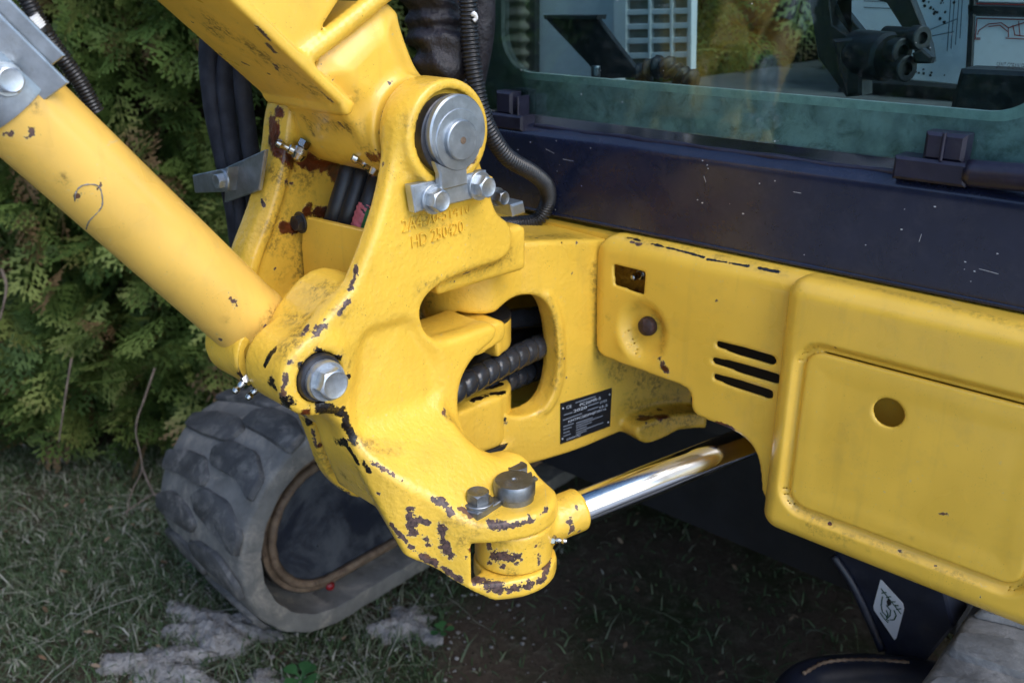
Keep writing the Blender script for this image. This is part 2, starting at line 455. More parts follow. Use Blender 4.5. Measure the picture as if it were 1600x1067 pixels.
def plain(name, col, rough=.5, bumpn=None, var=.2, spec=.5, dirt=0.0, dirtcol=(.22, .19, .15), ns=30):
    t = NT(name); n = t.noise(ns, 6, .65); c = t.mix(t.ramp(n, .3, .7), tuple(q * (1 - var) for q in col), tuple(min(1, q * (1 + var * .5)) for q in col))
    if dirt > 0: c = t.mix(t.math('MULTIPLY', t.ramp(t.noise(ns * 1.7, 8, .75, .5), .45, .72), dirt), c, dirtcol)
    nb = t.bump(t.noise(bumpn[0], 5, .6), bumpn[1], bumpn[2]) if bumpn else None
    return t.pbr(c, t.mixf(n, rough * .85, min(1, rough * 1.15)), 0.0, nb, spec)
M['hose'] = plain('black_hose_rubber', (.014, .015, .017), .42, (260, .3, .0008), .3, dirt=.35, dirtcol=(.05, .05, .05), ns=70)
M['conduit'] = plain('black_conduit', (.016, .017, .020), .34, None, .3, dirt=.35, dirtcol=(.06, .055, .05), ns=60)
M['wrap'] = plain('black_spiral_wrap', (.028, .031, .038), .22, None, .3, dirt=.3, dirtcol=(.03, .03, .03), ns=60)
t = NT('woven_sleeve'); wv = t.n.new('ShaderNodeTexWave'); wv.inputs['Scale'].default_value = 260; wv.bands_direction = 'Z'; t.L(t.co, wv.inputs['Vector'])
nn = t.noise(40, 5)
M['sleeve'] = t.pbr(t.mix(t.ramp(nn, .35, .7), (.016, .017, .024), (.040, .042, .055)), .62, 0.0, t.bump(wv.outputs['Fac'], .35, .0012), .35)
M['folds'] = plain('crumpled_sleeve', (.016, .014, .019), .55, (60, .8, .006), .5, ns=50)
M['navy'] = plain('navy_cab_paint', (.009, .013, .034), .24, (300, .06, .0006), .15, spec=.6, dirt=.22, dirtcol=(.05, .05, .07), ns=25)
M['navy_plastic'] = plain('navy_plastic', (.012, .012, .028), .38, None, .25, ns=40, dirt=.2, dirtcol=(.08, .08, .10))
M['frame_blue'] = plain('blue_black_frame_paint', (.010, .013, .026), .42, (120, .15, .001), .35, dirt=.30, dirtcol=(.05, .048, .045), ns=22)
M['black'] = plain('black_plastic', (.012, .013, .014), .45, None, .3, ns=60, dirt=.4, dirtcol=(.06, .06, .06))
M['under'] = plain('underside_black', (.018, .018, .021), .6, None, .3, ns=20, dirt=.4, dirtcol=(.03, .027, .022))
M['interior'] = plain('cab_grey_panel', (.58, .60, .60), .55, None, .08, ns=10)
M['interior_dark'] = plain('cab_dark_panel', (.035, .038, .040), .6, None, .2, ns=20)
M['mat'] = plain('cab_floor_mat', (.10, .105, .10), .8, (90, .4, .002), .3, ns=20)
M['beige'] = plain('grille_backing', (.22, .20, .155), .8, (200, .4, .002), .2, ns=30)
M['seal'] = plain('clouded_glass_border', (.60, .58, .50), .45, (40, .2, .002), .35, dirt=.75, dirtcol=(.12, .13, .09), ns=26)
M['seal_edge'] = plain('pale_seal_edge', (.75, .76, .62), .5, None, .2, ns=40, dirt=.4, dirtcol=(.2, .22, .18))
M['decal'] = plain('white_decal', (.85, .86, .87), .45, None, .05, ns=8)
M['decal_grey'] = plain('grey_white_decal', (.58, .60, .63), .5, None, .06, ns=12)
M['ink'] = plain('black_print', (.015, .015, .016), .5, None, 0)
M['red_ink'] = plain('red_print', (.35, .035, .03), .5, None, 0)
M['green_ink'] = plain('green_print', (.012, .07, .03), .5, None, 0)
M['white_ink'] = plain('silver_print', (.55, .60, .66), .5, None, 0)
M['grey_ink'] = plain('grey_print', (.16, .18, .21), .5, None, 0)
M['nameplate'] = plain('black_nameplate', (.010, .011, .014), .32, None, .1)
M['pink'] = plain('pink_tape', (.55, .13, .15), .6, (200, .5, .002), .3, ns=120)
M['green'] = plain('green_tape', (.02, .14, .05), .5, None, .2)
M['red_grease'] = plain('red_grease', (.22, .008, .012), .12, (150, .6, .003), .4, ns=90)
M['grease'] = plain('black_grease', (.007, .006, .006), .18, (220, .8, .004), .3, ns=90)
M['rubber'] = plain('track_rubber', (.175, .168, .155), .80, (130, .5, .003), .35, dirt=.8, dirtcol=(.34, .30, .25), ns=11)
M['lug'] = plain('worn_lug_rubber', (.070, .068, .068), .62, (90, .5, .004), .35, dirt=.85, dirtcol=(.22, .205, .185), ns=16)
M['near_rubber'] = plain('pale_track_rubber', (.18, .185, .19), .75, (60, .6, .004), .35, dirt=.8, dirtcol=(.36, .36, .36), ns=14)
M['rustring'] = plain('rusty_rim', (.19, .13, .085), .6, (120, .5, .003), .4, dirt=.95, dirtcol=(.055, .028, .016), ns=26)
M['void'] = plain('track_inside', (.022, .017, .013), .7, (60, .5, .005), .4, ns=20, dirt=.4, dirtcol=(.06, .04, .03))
t = NT('track_frame_plate'); a = t.noise(9, 6, .65, .4); b = t.noise(60, 5)
c = t.mix(t.ramp(a, .40, .62), (.012, .016, .028), (.075, .082, .095)); c = t.mix(t.ramp(b, .66, .74), c, (.008, .008, .010))
M['trackplate'] = t.pbr(c, t.mixf(a, .42, .6), 0.0, t.bump(b, .1, .002))
M['soil_pale'] = plain('pale_dry_soil', (.30, .285, .27), .95, (70, .9, .012), .30, dirt=.8, dirtcol=(.13, .11, .09), ns=34, spec=.1)
M['twig'] = plain('grey_twig', (.16, .125, .10), .85, (150, .6, .002), .4, ns=40, spec=.2)
M['bark'] = plain('brown_bark', (.055, .038, .026), .9, (60, .8, .006), .4, ns=30, spec=.15)
# ground
t = NT('ground_soil_and_moss'); a = t.noise(5.5, 6, .65); b = t.noise(38, 8, .75); d_ = t.noise(150, 5, .7)
c = t.mix(t.ramp(a, .34, .58), (.040, .046, .020), (.085, .062, .045)); c = t.mix(t.ramp(b, .48, .72), c, (.13, .115, .080)); c = t.mix(t.ramp(d_, .55, .72), c, (.018, .022, .010))
M['ground'] = t.pbr(c, .95, 0.0, t.bump(b, .8, .02), .1)
def leafmat(name, stops, rough=.55, trans=.25):
    t = NT(name); q = t.n.new('ShaderNodeValToRGB'); q.color_ramp.interpolation = 'LINEAR'
    e = q.color_ramp.elements
    while len(e) < len(stops): e.new(.5)
    for i, (p_, c_) in enumerate(stops): e[i].position = p_; e[i].color = (*c_, 1)
    t.L(t.attr('tone'), q.inputs[0])
    t.pbr(q.outputs[0], rough, 0.0, None, .25)
    tr = t.n.new('ShaderNodeBsdfTranslucent'); t.L(q.outputs[0], tr.inputs[0])
    mx = t.n.new('ShaderNodeMixShader'); mx.inputs[0].default_value = trans
    t.L(t.p.outputs[0], mx.inputs[1]); t.L(tr.outputs[0], mx.inputs[2]); t.L(mx.outputs[0], t.out.inputs[0])
    return t.m
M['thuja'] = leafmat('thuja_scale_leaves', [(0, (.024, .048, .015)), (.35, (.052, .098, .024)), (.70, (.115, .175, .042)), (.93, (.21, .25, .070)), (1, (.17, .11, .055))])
M['grass'] = leafmat('lawn_grass', [(0, (.040, .072, .028)), (.40, (.080, .125, .055)), (.68, (.19, .205, .135)), (1, (.42, .40, .34))], .6, .2)
M['clover'] = leafmat('clover_leaf', [(0, (.03, .09, .03)), (1, (.06, .16, .05))], .5, .25)
M['litter'] = leafmat('dry_litter', [(0, (.09, .05, .03)), (.6, (.20, .12, .07)), (1, (.36, .27, .18))], .8, .1)
# window glass: thin tinted pane, clear straight on and mirror-like at grazing angles
t = NT('tinted_cab_glass'); tr = t.n.new('ShaderNodeBsdfTransparent'); tr.inputs[0].default_value = (.74, .89, .91, 1)
gl = t.n.new('ShaderNodeBsdfGlossy'); gl.inputs['Roughness'].default_value = .012; gl.inputs[0].default_value = (.95, .97, 1, 1)
fr_ = t.n.new('ShaderNodeFresnel'); fr_.inputs[0].default_value = 1.52
df = t.n.new('ShaderNodeBsdfDiffuse'); df.inputs[0].default_value = (.45, .48, .48, 1)
dust = t.math('MULTIPLY', t.ramp(t.noise(120, 6, .7), .45, .85), .05)
m1 = t.n.new('ShaderNodeMixShader'); m2 = t.n.new('ShaderNodeMixShader')
t.L(t.math('MULTIPLY', fr_.outputs[0], 0.85, True), m1.inputs[0]); t.L(tr.outputs[0], m1.inputs[1]); t.L(gl.outputs[0], m1.inputs[2])
t.L(dust, m2.inputs[0]); t.L(m1.outputs[0], m2.inputs[1]); t.L(df.outputs[0], m2.inputs[2]); t.L(m2.outputs[0], t.out.inputs[0])
M['glass'] = t.m

# ================================================================== ground
NG = 161
def gheight(x, y):
    return (.012 * np.sin(3.1 * x + 1.3) * np.cos(2.7 * y) + .006 * np.sin(11 * x + 2 * y) * np.sin(9 * y + 1)) * np.exp(-((x / 3.0) ** 2 + ((y - 1.4) / 2.5) ** 2))
gx = np.sign(np.linspace(-1, 1, NG)) * np.abs(np.linspace(-1, 1, NG)) ** 2.6 * 120; gy = gx + 1.4
GX, GY = np.meshgrid(gx, gy, indexing='ij')
V = np.stack([GX, GY, gheight(GX, GY) - .012], -1).reshape(-1, 3)
I = np.arange(NG * NG).reshape(NG, NG)
Fq = np.stack([I[:-1, :-1], I[1:, :-1], I[1:, 1:], I[:-1, 1:]], -1).reshape(-1, 4)
o = link('ground', mesh(V, Fq), M['ground']); setp(o, 'mossy brown soil with thin lawn under the machine', None, None, 'structure')

yd = Frame((0, 0, .002), (1, 0, 0), (0, 1, 0), (0, 0, 1))
o = link('bounce_ground', prism(yd, [(-30, -40), (30, -40), (30, 6), (1.15, 6), (1.05, -.05), (-1.6, -.15), (-30, -.1)], -.02, .004, 0), plain('pale_bounce', (.42, .41, .39), .85, (25, .5, .01), .15, ns=6)); setp(o, 'unseen pale ground sheet added to bounce light onto the machine', None, None, 'structure')  # added out of view as a reflector for the chrome rod and undersides

# ================================================================== swing bracket (cast, yellow)
PU = B.px(700, 210, .008); PL = B.px(497, 588, 0)
g = Grid((-.235, -.385, -.235), (.175, .135, .150), .0026)
A_, B_, C_ = g.A, g.B, g.C
ear = chaikin(B.pxs([(628, 180), (619, 215), (613, 260), (603, 310), (588, 360), (570, 408), (551, 454), (522, 488), (490, 520), (462, 550), (450, 585), (458, 618), (485, 638),
    (520, 645), (547, 682), (578, 718), (640, 735), (700, 735), (735, 690), (722, 660), (717, 625), (722, 592), (738, 564), (757, 546), (776, 532), (780, 506), (748, 517), (720, 527), (690, 536), (670, 526), (660, 505), (659, 478),
    (676, 455), (706, 436), (745, 422), (785, 409), (803, 392), (803, 352), (779, 335), (770, 307), (755, 260), (744, 225), (735, 185), (700, 140), (655, 140)]), 2)
e2 = poly_sd(A_, B_, ear)
d = rmax(e2, slab(C_, -.021, 0), .006)
# thick, softly domed lower web behind the face
web = chaikin(B.pxs([(566, 430), (640, 470), (660, 500), (672, 530), (700, 534), (748, 519), (778, 506), (776, 530), (738, 564), (717, 625), (722, 660), (735, 690), (700, 735), (578, 718), (547, 682), (470, 600), (490, 520)]), 2)
d = smin(d, rmax(poly_sd(A_, B_, web), slab(C_, -.075, -.004), .008), .006)
# shallow pocket in the face with soft edges (traced outline)
pock = chaikin(B.pxs([(560, 520), (604, 502), (650, 492), (676, 540), (690, 560), (695, 632), (600, 700), (566, 690), (545, 650), (552, 600)]), 2)
pd = poly_sd(A_, B_, pock)
dep = .006 * sstep(-pd, -.004, .012)
d = np.maximum(d, (C_ + dep) - np.where(pd < .006, 0.0, .2))
# boss round the upper pin
ru = np.sqrt((A_ - PU[0]) ** 2 + (B_ - PU[1]) ** 2)
d = smin(d, rmax(ru - .0475, slab(C_, -.030, .0105), .0035), .012)
d = np.maximum(d, -rmax(ru - .0385, slab(C_, .003, .05), .001))
# seat for the keeper bar
kb = B.pxs([(646, 288), (768, 264), (770, 308), (651, 336)])
d = smin(d, rmax(poly_sd(A_, B_, chaikin(kb, 1)), slab(C_, -.02, .0035), .002), .006)
# boss and barrel round the lower pin
rl = np.sqrt((A_ - PL[0]) ** 2 + (B_ - PL[1]) ** 2)
d = smin(d, rmax(rl - .036, slab(C_, -.062, .002), .006), .010)
d = np.maximum(d, -rmax(rl - .0225, slab(C_, -.012, .05), .001))
# far ear
LO, HI = -.207, -.172
fe = chaikin(B.pxs([(622, 180), (611, 215), (606, 260), (597, 310), (582, 365), (566, 410), (549, 452), (538, 490), (530, 540), (522, 590), (520, 640), (547, 682), (640, 700), (735, 690), (735, 600), (785, 409), (803, 392), (803, 352), (770, 307), (755, 260), (735, 185), (700, 140), (655, 140)]), 2)
fes = poly_sd(A_, B_, fe)
d = np.minimum(d, rmax(fes, slab(C_, LO, HI), .008))
d = smin(d, rmax(ru - .0475, slab(C_, LO, HI + .006), .004), .008)
tab = chaikin(B.pxs([(440, 600), (500, 640), (565, 690), (582, 745), (574, 772), (556, 778), (528, 762), (505, 735), (490, 690), (470, 640)], -.18), 1)
d = np.minimum(d, rmax(poly_sd(A_, B_, tab), slab(C_, -.196, -.176), .004))
# raised rib on the inner face of the far ear and its lip along the edge
d = smin(d, rmax(np.abs(fes + .010) - .006, slab(C_, HI - .006, HI + .006), .004), .006)
# cross web between the ears, low at the back, and the pivot body
cw = chaikin(B.pxs([(640, 500), (735, 690), (640, 720), (578, 716), (560, 660), (600, 560)]), 1)
d = smin(d, rmax(poly_sd(A_, B_, cw), slab(C_, -.19, -.01), .008), .010)
ra = np.sqrt((A_ - AX[0]) ** 2 + (C_ - AX[1]) ** 2)
back = rmax(np.maximum(slab(A_, -.005, .115), slab(C_, -.195, -.012)), slab(B_, -.085, -.035), .008)
d = smin(d, back, .012)
# swing knuckles (vertical barrels) and the webs that carry them
vk = lambda y, c=-.068: B.px(787, y, c)[1]
for y0, y1 in ((494, 541), (604, 677)):
    b1, b0 = vk(y0), vk(y1)
    kn = rmax(ra - .049, slab(B_, b0, b1), .004)
    arm = rmax(np.maximum(slab(A_, -.02, AX[0]), slab(C_, -.15, -.052)), slab(B_, b0, b1), .004)
    d = smin(d, smin(kn, arm, .01), .010)
fill = chaikin(B.pxs([(690, 536), (748, 517), (787, 494), (789, 528), (772, 541), (740, 562), (700, 560)], -.03), 1)
d = smin(d, rmax(poly_sd(A_, B_, fill), slab(C_, -.09, -.026), .006), .016)
# hose window through the web
d = smax(d, -rmax(poly_sd(A_, B_, chaikin(B.pxs([(772, 542), (738, 564), (722, 592), (717, 625), (722, 655), (790, 650), (840, 560)]), 1)) - .0005, slab(C_, -.2, -.030), .002), .004)
# lug for the swing cylinder: arm reaching out, then a fork round a vertical pin
LP = (.005, .080); LT = -.268                              # pin axis (a, c) and height of the fork's top
top = np.interp(C_, [-.03, 0, .02, .04, .06, .075, .088], [-.165, -.190, -.206, -.222, -.243, -.259, LT]).astype(np.float32)
top = top - .056 * sstep(A_, -.020, .024) * sstep(C_, .068, .0)
armpoly = [(-.122, -.07), (-.124, .0), (-.116, .022), (-.103, .042), (-.080, .060), (-.069, .076), (-.050, .096), (-.025, .114), (LP[0] + .01, .119), (.040, .108), (.046, .08), (.038, .045), (.022, .015), (.012, -.005), (.010, -.07)]
ap = poly_sd(A_, C_, chaikin(armpoly, 1))
bot = -.270 - .86 * np.clip(C_, 0, .1) + 2.6 * np.clip(-.100 - A_, 0, 1)
lug = rmax(ap, np.maximum(B_ - top, bot - B_), .006)
rp = np.sqrt((A_ - LP[0]) ** 2 + (C_ - LP[1]) ** 2)
lug = smin(lug, rmax(rp - .040, slab(B_, -.356, LT), .005), .008)
d = smin(d, lug, .012)
# slot between the tines
slot = np.maximum(slab(B_, -.3345, -.2905), np.minimum(rp - .046, np.maximum(slab(A_, -.056, .2), slab(C_, .052, .3))))
d = smax(d, -slot, .005)

bracket_me = surface(g, d, B)
marks(bracket_me,
  chip=[(556, 420, 7, 548, 450), (545, 470, 5, 530, 490), (505, 507, 9, 493, 522), (480, 510, 6, 473, 522), (447, 590, 8, 440, 620), (452, 565, 5), (695, 640, 5, 693, 646), (580, 722, 6, 600, 732),
        (628, 752, 5), (600, 730, 4, 616, 742), (690, 780, 10, 705, 800), (640, 800, 11, 645, 830), (655, 812, 10, 668, 815), (690, 825, 12, 696, 860), (665, 842, 9, 670, 850), (675, 780, 6, 690, 785),
        (700, 850, 9, 705, 870), (720, 795, 10, 745, 805), (765, 815, 11, 790, 822), (800, 822, 9, 830, 812), (845, 805, 5, 855, 795), (612, 820, 7, 660, 870), (660, 870, 10, 720, 905), (740, 905, 16, 780, 920),
        (800, 920, 12, 850, 905), (850, 895, 8, 858, 870), (620, 880, 6), (545, 770, 5, 512, 745), (495, 700, 5, 488, 670), (475, 650, 6, 480, 660), (590, 770, 5), (540, 745, 4), (445, 250, 4),
        (408, 310, 6, 412, 320), (445, 283, 5, 455, 287), (440, 355, 6, 460, 362), (430, 420, 4), (395, 200, 4), (598, 262, 4), (600, 255, 3), (697, 265, 5), (668, 258, 4), (668, 468, 4), (710, 440, 3), (783, 333, 8, 790, 338),
        (715, 432, 2, 745, 420), (680, 452, 2, 705, 440), (690, 430, 2), (832, 700, 4), (728, 870, 5)],
  grease=[(735, 610, 16, 780, 600), (740, 625, 12, 785, 612), (480, 600, 20, 500, 632), (500, 635, 16, 525, 642), (470, 570, 12), (425, 600, 16, 440, 640), (450, 630, 18, 480, 660), (535, 640, 12, 552, 690), (570, 725, 11), (577, 735, 9), (480, 655, 14, 540, 690), (545, 700, 8, 560, 725), (492, 545, 6, 530, 560), (520, 560, 8, 545, 590), (415, 570, 9, 430, 545), (505, 640, 12)],
  grime=[(455, 540, 26, 470, 520), (660, 455, 16, 800, 400), (500, 450, 20, 530, 480), (690, 290, 16, 650, 290), (700, 345, 10, 640, 345), (440, 260, 40, 520, 260), (430, 330, 34, 460, 420), (480, 480, 40), (600, 870, 30, 700, 900), (720, 830, 30), (620, 700, 12, 560, 690), (545, 560, 18), (700, 650, 10), (700, 170, 14, 640, 190), (740, 285, 12), (510, 720, 30, 540, 750), (830, 880, 20, 760, 900), (670, 490, 16), (420, 380, 20)],
  rust=[(425, 190, 16, 432, 235), (450, 245, 18, 520, 262), (520, 262, 16, 545, 290), (435, 175, 10), (480, 330, 12, 505, 335), (448, 238, 12), (460, 358, 10, 440, 355), (475, 645, 10), (500, 695, 6), (740, 250, 6), (755, 262, 6), (735, 858, 8)])
SB = thing('swing_bracket', 'cast yellow swing bracket with pins, bolts and chipped cylinder lug', 'swing bracket', B.P(AX[0], -.37, AX[1]))
link('casting', bracket_me, M['cast'], SB)
def bolt(parent, name, pos, axis, r, h, wr=None, wh=.002, mat='zincbolt', rot=.2, pre=0.0, label=None):
    axis = np.array(axis, float) / np.linalg.norm(axis); pos = np.array(pos, float)
    o = link(name, hexhead(pos + axis * (pre + wh), axis, r, h, rot), M[mat], parent)
    if wr: link('washer', lathe([(wr * .5, 0), (wr, 0), (wr, wh * .8), (wr * .96, wh), (wr * .5, wh)], pos + axis * pre, axis, 28), M[mat], o)
    return o
def nipple(parent, pos, axis, s=1.0, elbow=None):
    """grease nipple: hex collar, body and ball tip (with an elbow if asked)"""
    axis = np.array(axis, float) / np.linalg.norm(axis); pos = np.array(pos, float)
    o = link('grease_nipple', hexhead(pos, axis, .0055 * s, .006 * s), M['nipple'], parent)
    if elbow is None:
        link('tip', lathe([(.003 * s, 0), (.0032 * s, .004 * s), (.0022 * s, .006 * s), (.0034 * s, .009 * s), (.0026 * s, .012 * s), (.001 * s, .013 * s)], pos + axis * .006 * s, axis, 14), M['nipple'], o)
    else:
        e = np.array(elbow, float) / np.linalg.norm(elbow); k = pos + axis * .012 * s
        link('elbow', lathe([(.0018 * s, -.0075 * s), (.0055 * s, -.005 * s), (.0072 * s, 0), (.0055 * s, .005 * s), (.0018 * s, .0075 * s)], k, axis, 16), M['nipple'], o)
        link('tip', lathe([(.0045 * s, .003 * s), (.0045 * s, .009 * s), (.0032 * s, .010 * s), (.0026 * s, .014 * s), (.0040 * s, .017 * s), (.0030 * s, .0205 * s), (.001 * s, .021 * s)], k, e, 14), M['nipple'], o)
    return o
# upper pin with its flag plate and keeper bar
pu = B.P(PU[0], PU[1], 0)
pin = link('boom_foot_pin', lathe([(.0345, -.004), (.0345, .0125), (.0335, .0135), (.02, .0136)], B.P(PU[0], PU[1], .0), B.c, 48), M['dark_steel'], SB)
ang0 = math.atan2(-.95, .04)
disc = []
cpx = np.array(PU) + np.array((.0020, .0025))
nx0, ny0 = np.array(B.px(655, 297, .016)), np.array(B.px(725, 283, .016))
tail = [B.px(675, 252, .016), B.px(683, 272, .016), B.px(684, 298, .016), B.px(727, 287, .016), B.px(725, 265, .016), B.px(731, 248, .016)]
for k in range(40):
    q = math.radians(-28 + 270 * k / 39 - 0)
    disc.append((cpx[0] + .0325 * math.cos(q), cpx[1] + .0325 * math.sin(q)))
flag = disc + tail
fl = link('flag_plate', prism(B, flag, .0136, .0205, .0015), M['zinc'], pin)
link('pin_end', lathe([(.0270, 0), (.0268, .0008), (.0262, .0014), (.0178, .0016), (.0175, .0052), (.0165, .0062), (.0022, .0062), (.0016, .004)], B.P(PU[0] + .0015, PU[1] - .0035, .0200), B.c, 40), M['zinc'], pin)
link('pin_centre', lathe([(.0004, 0), (.0032, 0), (.0032, .0003), (.0004, .0004)], B.P(PU[0] + .0015, PU[1] - .0035, .0262), B.c, 14), M['rustring'], pin)
bar = B.pxs([(646, 291), (764, 267), (768, 306), (653, 334)], .016)
kbar = link('keeper_bar', prism(B, bar, .0040, .0130, .0012), M['zinc'], SB)
bolt(kbar, 'bolt', B.P(*B.px(676, 311, .013), .013), B.c, .0105, .0105, .0135, .003, rot=.35)
bolt(kbar, 'bolt', B.P(*B.px(748, 290, .013), .013), B.c, .0105, .0105, .0135, .003, rot=.7)
for yy, h_, r_ in ((493, .0045, .0490), (681, .0050, .0530)):
    link('gap_ring', lathe([(.03, -h_ / 2), (r_, -h_ / 2), (r_, h_ / 2), (.03, h_ / 2)], B.P(AX[0], vk(yy), AX[1]), UP, 48), M['dark_steel'], SB)  # dark ring put in to draw the dark line of the gap
# cast lettering
la, lb = B.px(628, 363, 0); lc, ld = B.px(733, 332, 0)
an = math.atan2(ld - lb, lc - la)
t1 = link('cast_lettering', text('2A4-70-51410', B, la, lb, -.0006, .0165, an, .0026, width=math.hypot(lc - la, ld - lb), bold=-.012), M['cast'], SB); t1['label'] = 'raised casting number 2A4-70-51410'
la, lb = B.px(643, 388, 0); lc, ld = B.px(723, 362, 0); an = math.atan2(ld - lb, lc - la)
t2 = link('cast_lettering', text('HD 250420', B, la, lb, -.0006, .0165, an, .0026, width=math.hypot(lc - la, ld - lb), bold=-.012), M['cast'], SB); t2['label'] = 'raised casting code HD 250420'
# lower pin
lpn = link('cylinder_pin', lathe([(.0215, -.011), (.0215, .004), (.0205, .006), (.012, .006)], B.P(*PL, 0), B.c, 40), M['dark_steel'], SB)
bolt(lpn, 'pin_bolt', B.P(PL[0] + .001, PL[1] - .001, .006), B.c, .0145, .0110, .0180, .0075, rot=.1)
# swing cylinder pin with its flag plate and two bolts
lug_p = lambda a, c, b: B.P(a, b, c)
sp = link('swing_pin', lathe([(.0190, -.024), (.0190, .007), (.0202, .008), (.0202, .0185), (.0185, .0215), (.003, .0220), (.002, .0205)], lug_p(LP[0] - .004, LP[1] + .005, LT), UP, 44), M['steel'], SB)
BZ = Frame(B.P(0, LT, 0), B.a, -B.c, (0, 0, 1))
fp = [(LP[0] - .052, -LP[1] + .012), (LP[0] - .048, -LP[1] - .003), (LP[0] - .020, -LP[1] - .003), (LP[0] + .014, -LP[1] + .018), (LP[0] + .040, -LP[1] + .020), (LP[0] + .044, -LP[1] + .036), (LP[0] + .030, -LP[1] + .046), (LP[0] - .035, -LP[1] + .034)]
pb = [onz(747, 786, B.o[2] + LT + .008), onz(808, 745, B.o[2] + LT + .008)]
ca = [((p - B.o) @ B.a, (p - B.o) @ B.c) for p in pb]
fp = [(ca[0][0] - .018, -ca[0][1] + .004), (ca[0][0] - .013, -ca[0][1] - .013), (ca[0][0] + .010, -ca[0][1] - .013), (ca[1][0] + .014, -ca[1][1] - .015), (ca[1][0] + .018, -ca[1][1] + .003), (ca[1][0] + .004, -ca[1][1] + .015), (ca[0][0] - .010, -ca[0][1] + .014)]
fpo = link('pin_flag', prism(BZ, fp, .0005, .008, .001), M['steel'], SB)
for p in pb: bolt(fpo, 'flag_bolt', p, UP, .0115, .0095, .0150, .0035, 'steel', rot=.5)
# cross plate between the ears with its bolt
cp = Frame(B.P(-.052, 0, 0), B.c, UP, -B.a)
cpp = [(-.166, -.150), (-.166, -.055), (-.160, -.034), (-.150, -.023), (-.034, -.018), (-.034, -.150)]
cpo = link('guard_plate', prism(cp, cpp, -.004, .002, .001), M['boom'], SB)
bolt(cpo, 'guard_bolt', cp.P(-.163, -.030, .002), cp.c, .0085, .006, .011, .002, 'dark_steel')
# hose clamp bracket on the far ear
hb = Frame(B.P(-.088, 0, -.205), -B.c, UP, -B.a)     # a runs outwards to the machine's right, c faces forward
pts = [hb.px(x, y, 0) for x, y in ((352, 262), (414, 234), (404, 298), (350, 317))]
hco = link('hose_clamp', prism(hb, pts, -.004, 0, .001), M['zinc'], SB); hco['label'] = 'bent galvanised clamp plate holding the sleeved hoses'
pts2 = [hb.px(x, y, .012) for x, y in ((300, 274), (356, 262), (352, 300), (304, 302))]
link('clamp_jaw', prism(hb, pts2, .0, .012, .001), M['zinc'], hco)
bolt(hco, 'clamp_bolt', hb.P(*hb.px(350, 282, .012), .012), hb.c, .0080, .007, .0110, .002, 'zincbolt')
# stop bolt and lug at the rear of the bracket
rk = B.pxs([(788, 318), (808, 312), (812, 330), (792, 337)], -.03)
ro = link('stop_lug', prism(B, rk, -.06, -.02, .002), M['zinc'], SB)
bolt(ro, 'stop_bolt', B.P(*B.px(778, 308, -.016), -.018), B.c, .0075, .010, .0095, .002, 'steel')

# ================================================================== swing cylinder
RB = -.3125
eye = (LP[0], LP[1])
q = at(1175, 687, 1.045); E0 = B.P(eye[0], RB, eye[1]); r3 = q - E0; rlen = np.linalg.norm(r3); r3 = r3 / rlen
ra3, rb3, rc3 = float(r3 @ B.a), float(r3 @ B.b), float(r3 @ B.c)
SC = thing('swing_cylinder', 'swing cylinder with bright chrome rod and chipped yellow rod eye', 'hydraulic cylinder', B.P(eye[0], -.372, eye[1]))
g = Grid((-.06, -.350, .015), (.125, -.245, .160), .0018)
rp = np.sqrt((g.A - eye[0]) ** 2 + (g.C - eye[1]) ** 2)
al = (g.A - eye[0]) * ra3 + (g.B - RB) * rb3 + (g.C - eye[1]) * rc3
d = rmax(rp - .0385, slab(g.B, -.3335, -.2915), .003)
d = np.minimum(d, rmax(rp - .0365, slab(g.B, -.3345, -.2905), .002))
cy = np.sqrt(np.maximum((g.A - eye[0]) ** 2 + (g.B - RB) ** 2 + (g.C - eye[1]) ** 2 - al ** 2, 0))
d = smin(d, rmax(cy - .0222, slab(al, .0, .078), .003), .007)
eye_me = surface(g, d, B)
marks(eye_me, chip=[(770, 865, 17, 805, 870), (765, 850, 9), (785, 885, 12, 840, 895), (765, 880, 8), (838, 852, 5), (842, 866, 6, 842, 880), (890, 815, 10, 893, 830), (815, 865, 5), (900, 790, 4, 905, 830)], grime=[(770, 840, 10, 850, 845), (800, 895, 12), (880, 780, 5)], grease=[(760, 892, 6, 845, 893)], rust=[])
eo = link('rod_eye', eye_me, M['cast'], SC)
link('rod', lathe([(.0178, .074), (.0178, rlen + .05)], E0, r3, 56), M['chrome'], SC)
link('gland', lathe([(.018, rlen + .05), (.030, rlen + .05), (.031, rlen + .054), (.031, rlen + .30)], E0, r3, 36), M['under'], SC)
nd = B.a * .55 + B.c * .83
nipple(eo, B.P(eye[0], RB + .000, eye[1]) + nd * .037, nd, .9)

# ================================================================== boom
BM = thing('excavator_boom', 'yellow box-section boom running up and out of the picture', 'boom', B.P(PU[0], PU[1] - .05, -.104))
be0 = np.array(B.px(359, 0, -.04)); be1 = np.array(B.px(540, 172, -.04)); bd = (be0 - be1) / np.linalg.norm(be0 - be1); bn = np.array([bd[1], -bd[0]])
if bn[1] < 0: bn = -bn
g = Grid((-.40, .0, -.178), (.07, .40, -.028), .0026)
al = (g.A - be1[0]) * bd[0] + (g.B - be1[1]) * bd[1]; ht = (g.A - be1[0]) * bn[0] + (g.B - be1[1]) * bn[1]
HB = .150
d = rmax(np.maximum(slab(ht, .004, HB - .004), -al + .055), slab(g.C, -.162, -.046), .002)                 # beam box
d = np.minimum(d, rmax(np.maximum(slab(ht, 0, .010), -al - .004), slab(g.C, -.169, -.039), .003))          # bottom plate
d = np.minimum(d, rmax(np.maximum(slab(ht, HB - .010, HB), -al + .062), slab(g.C, -.169, -.039), .003))     # top plate
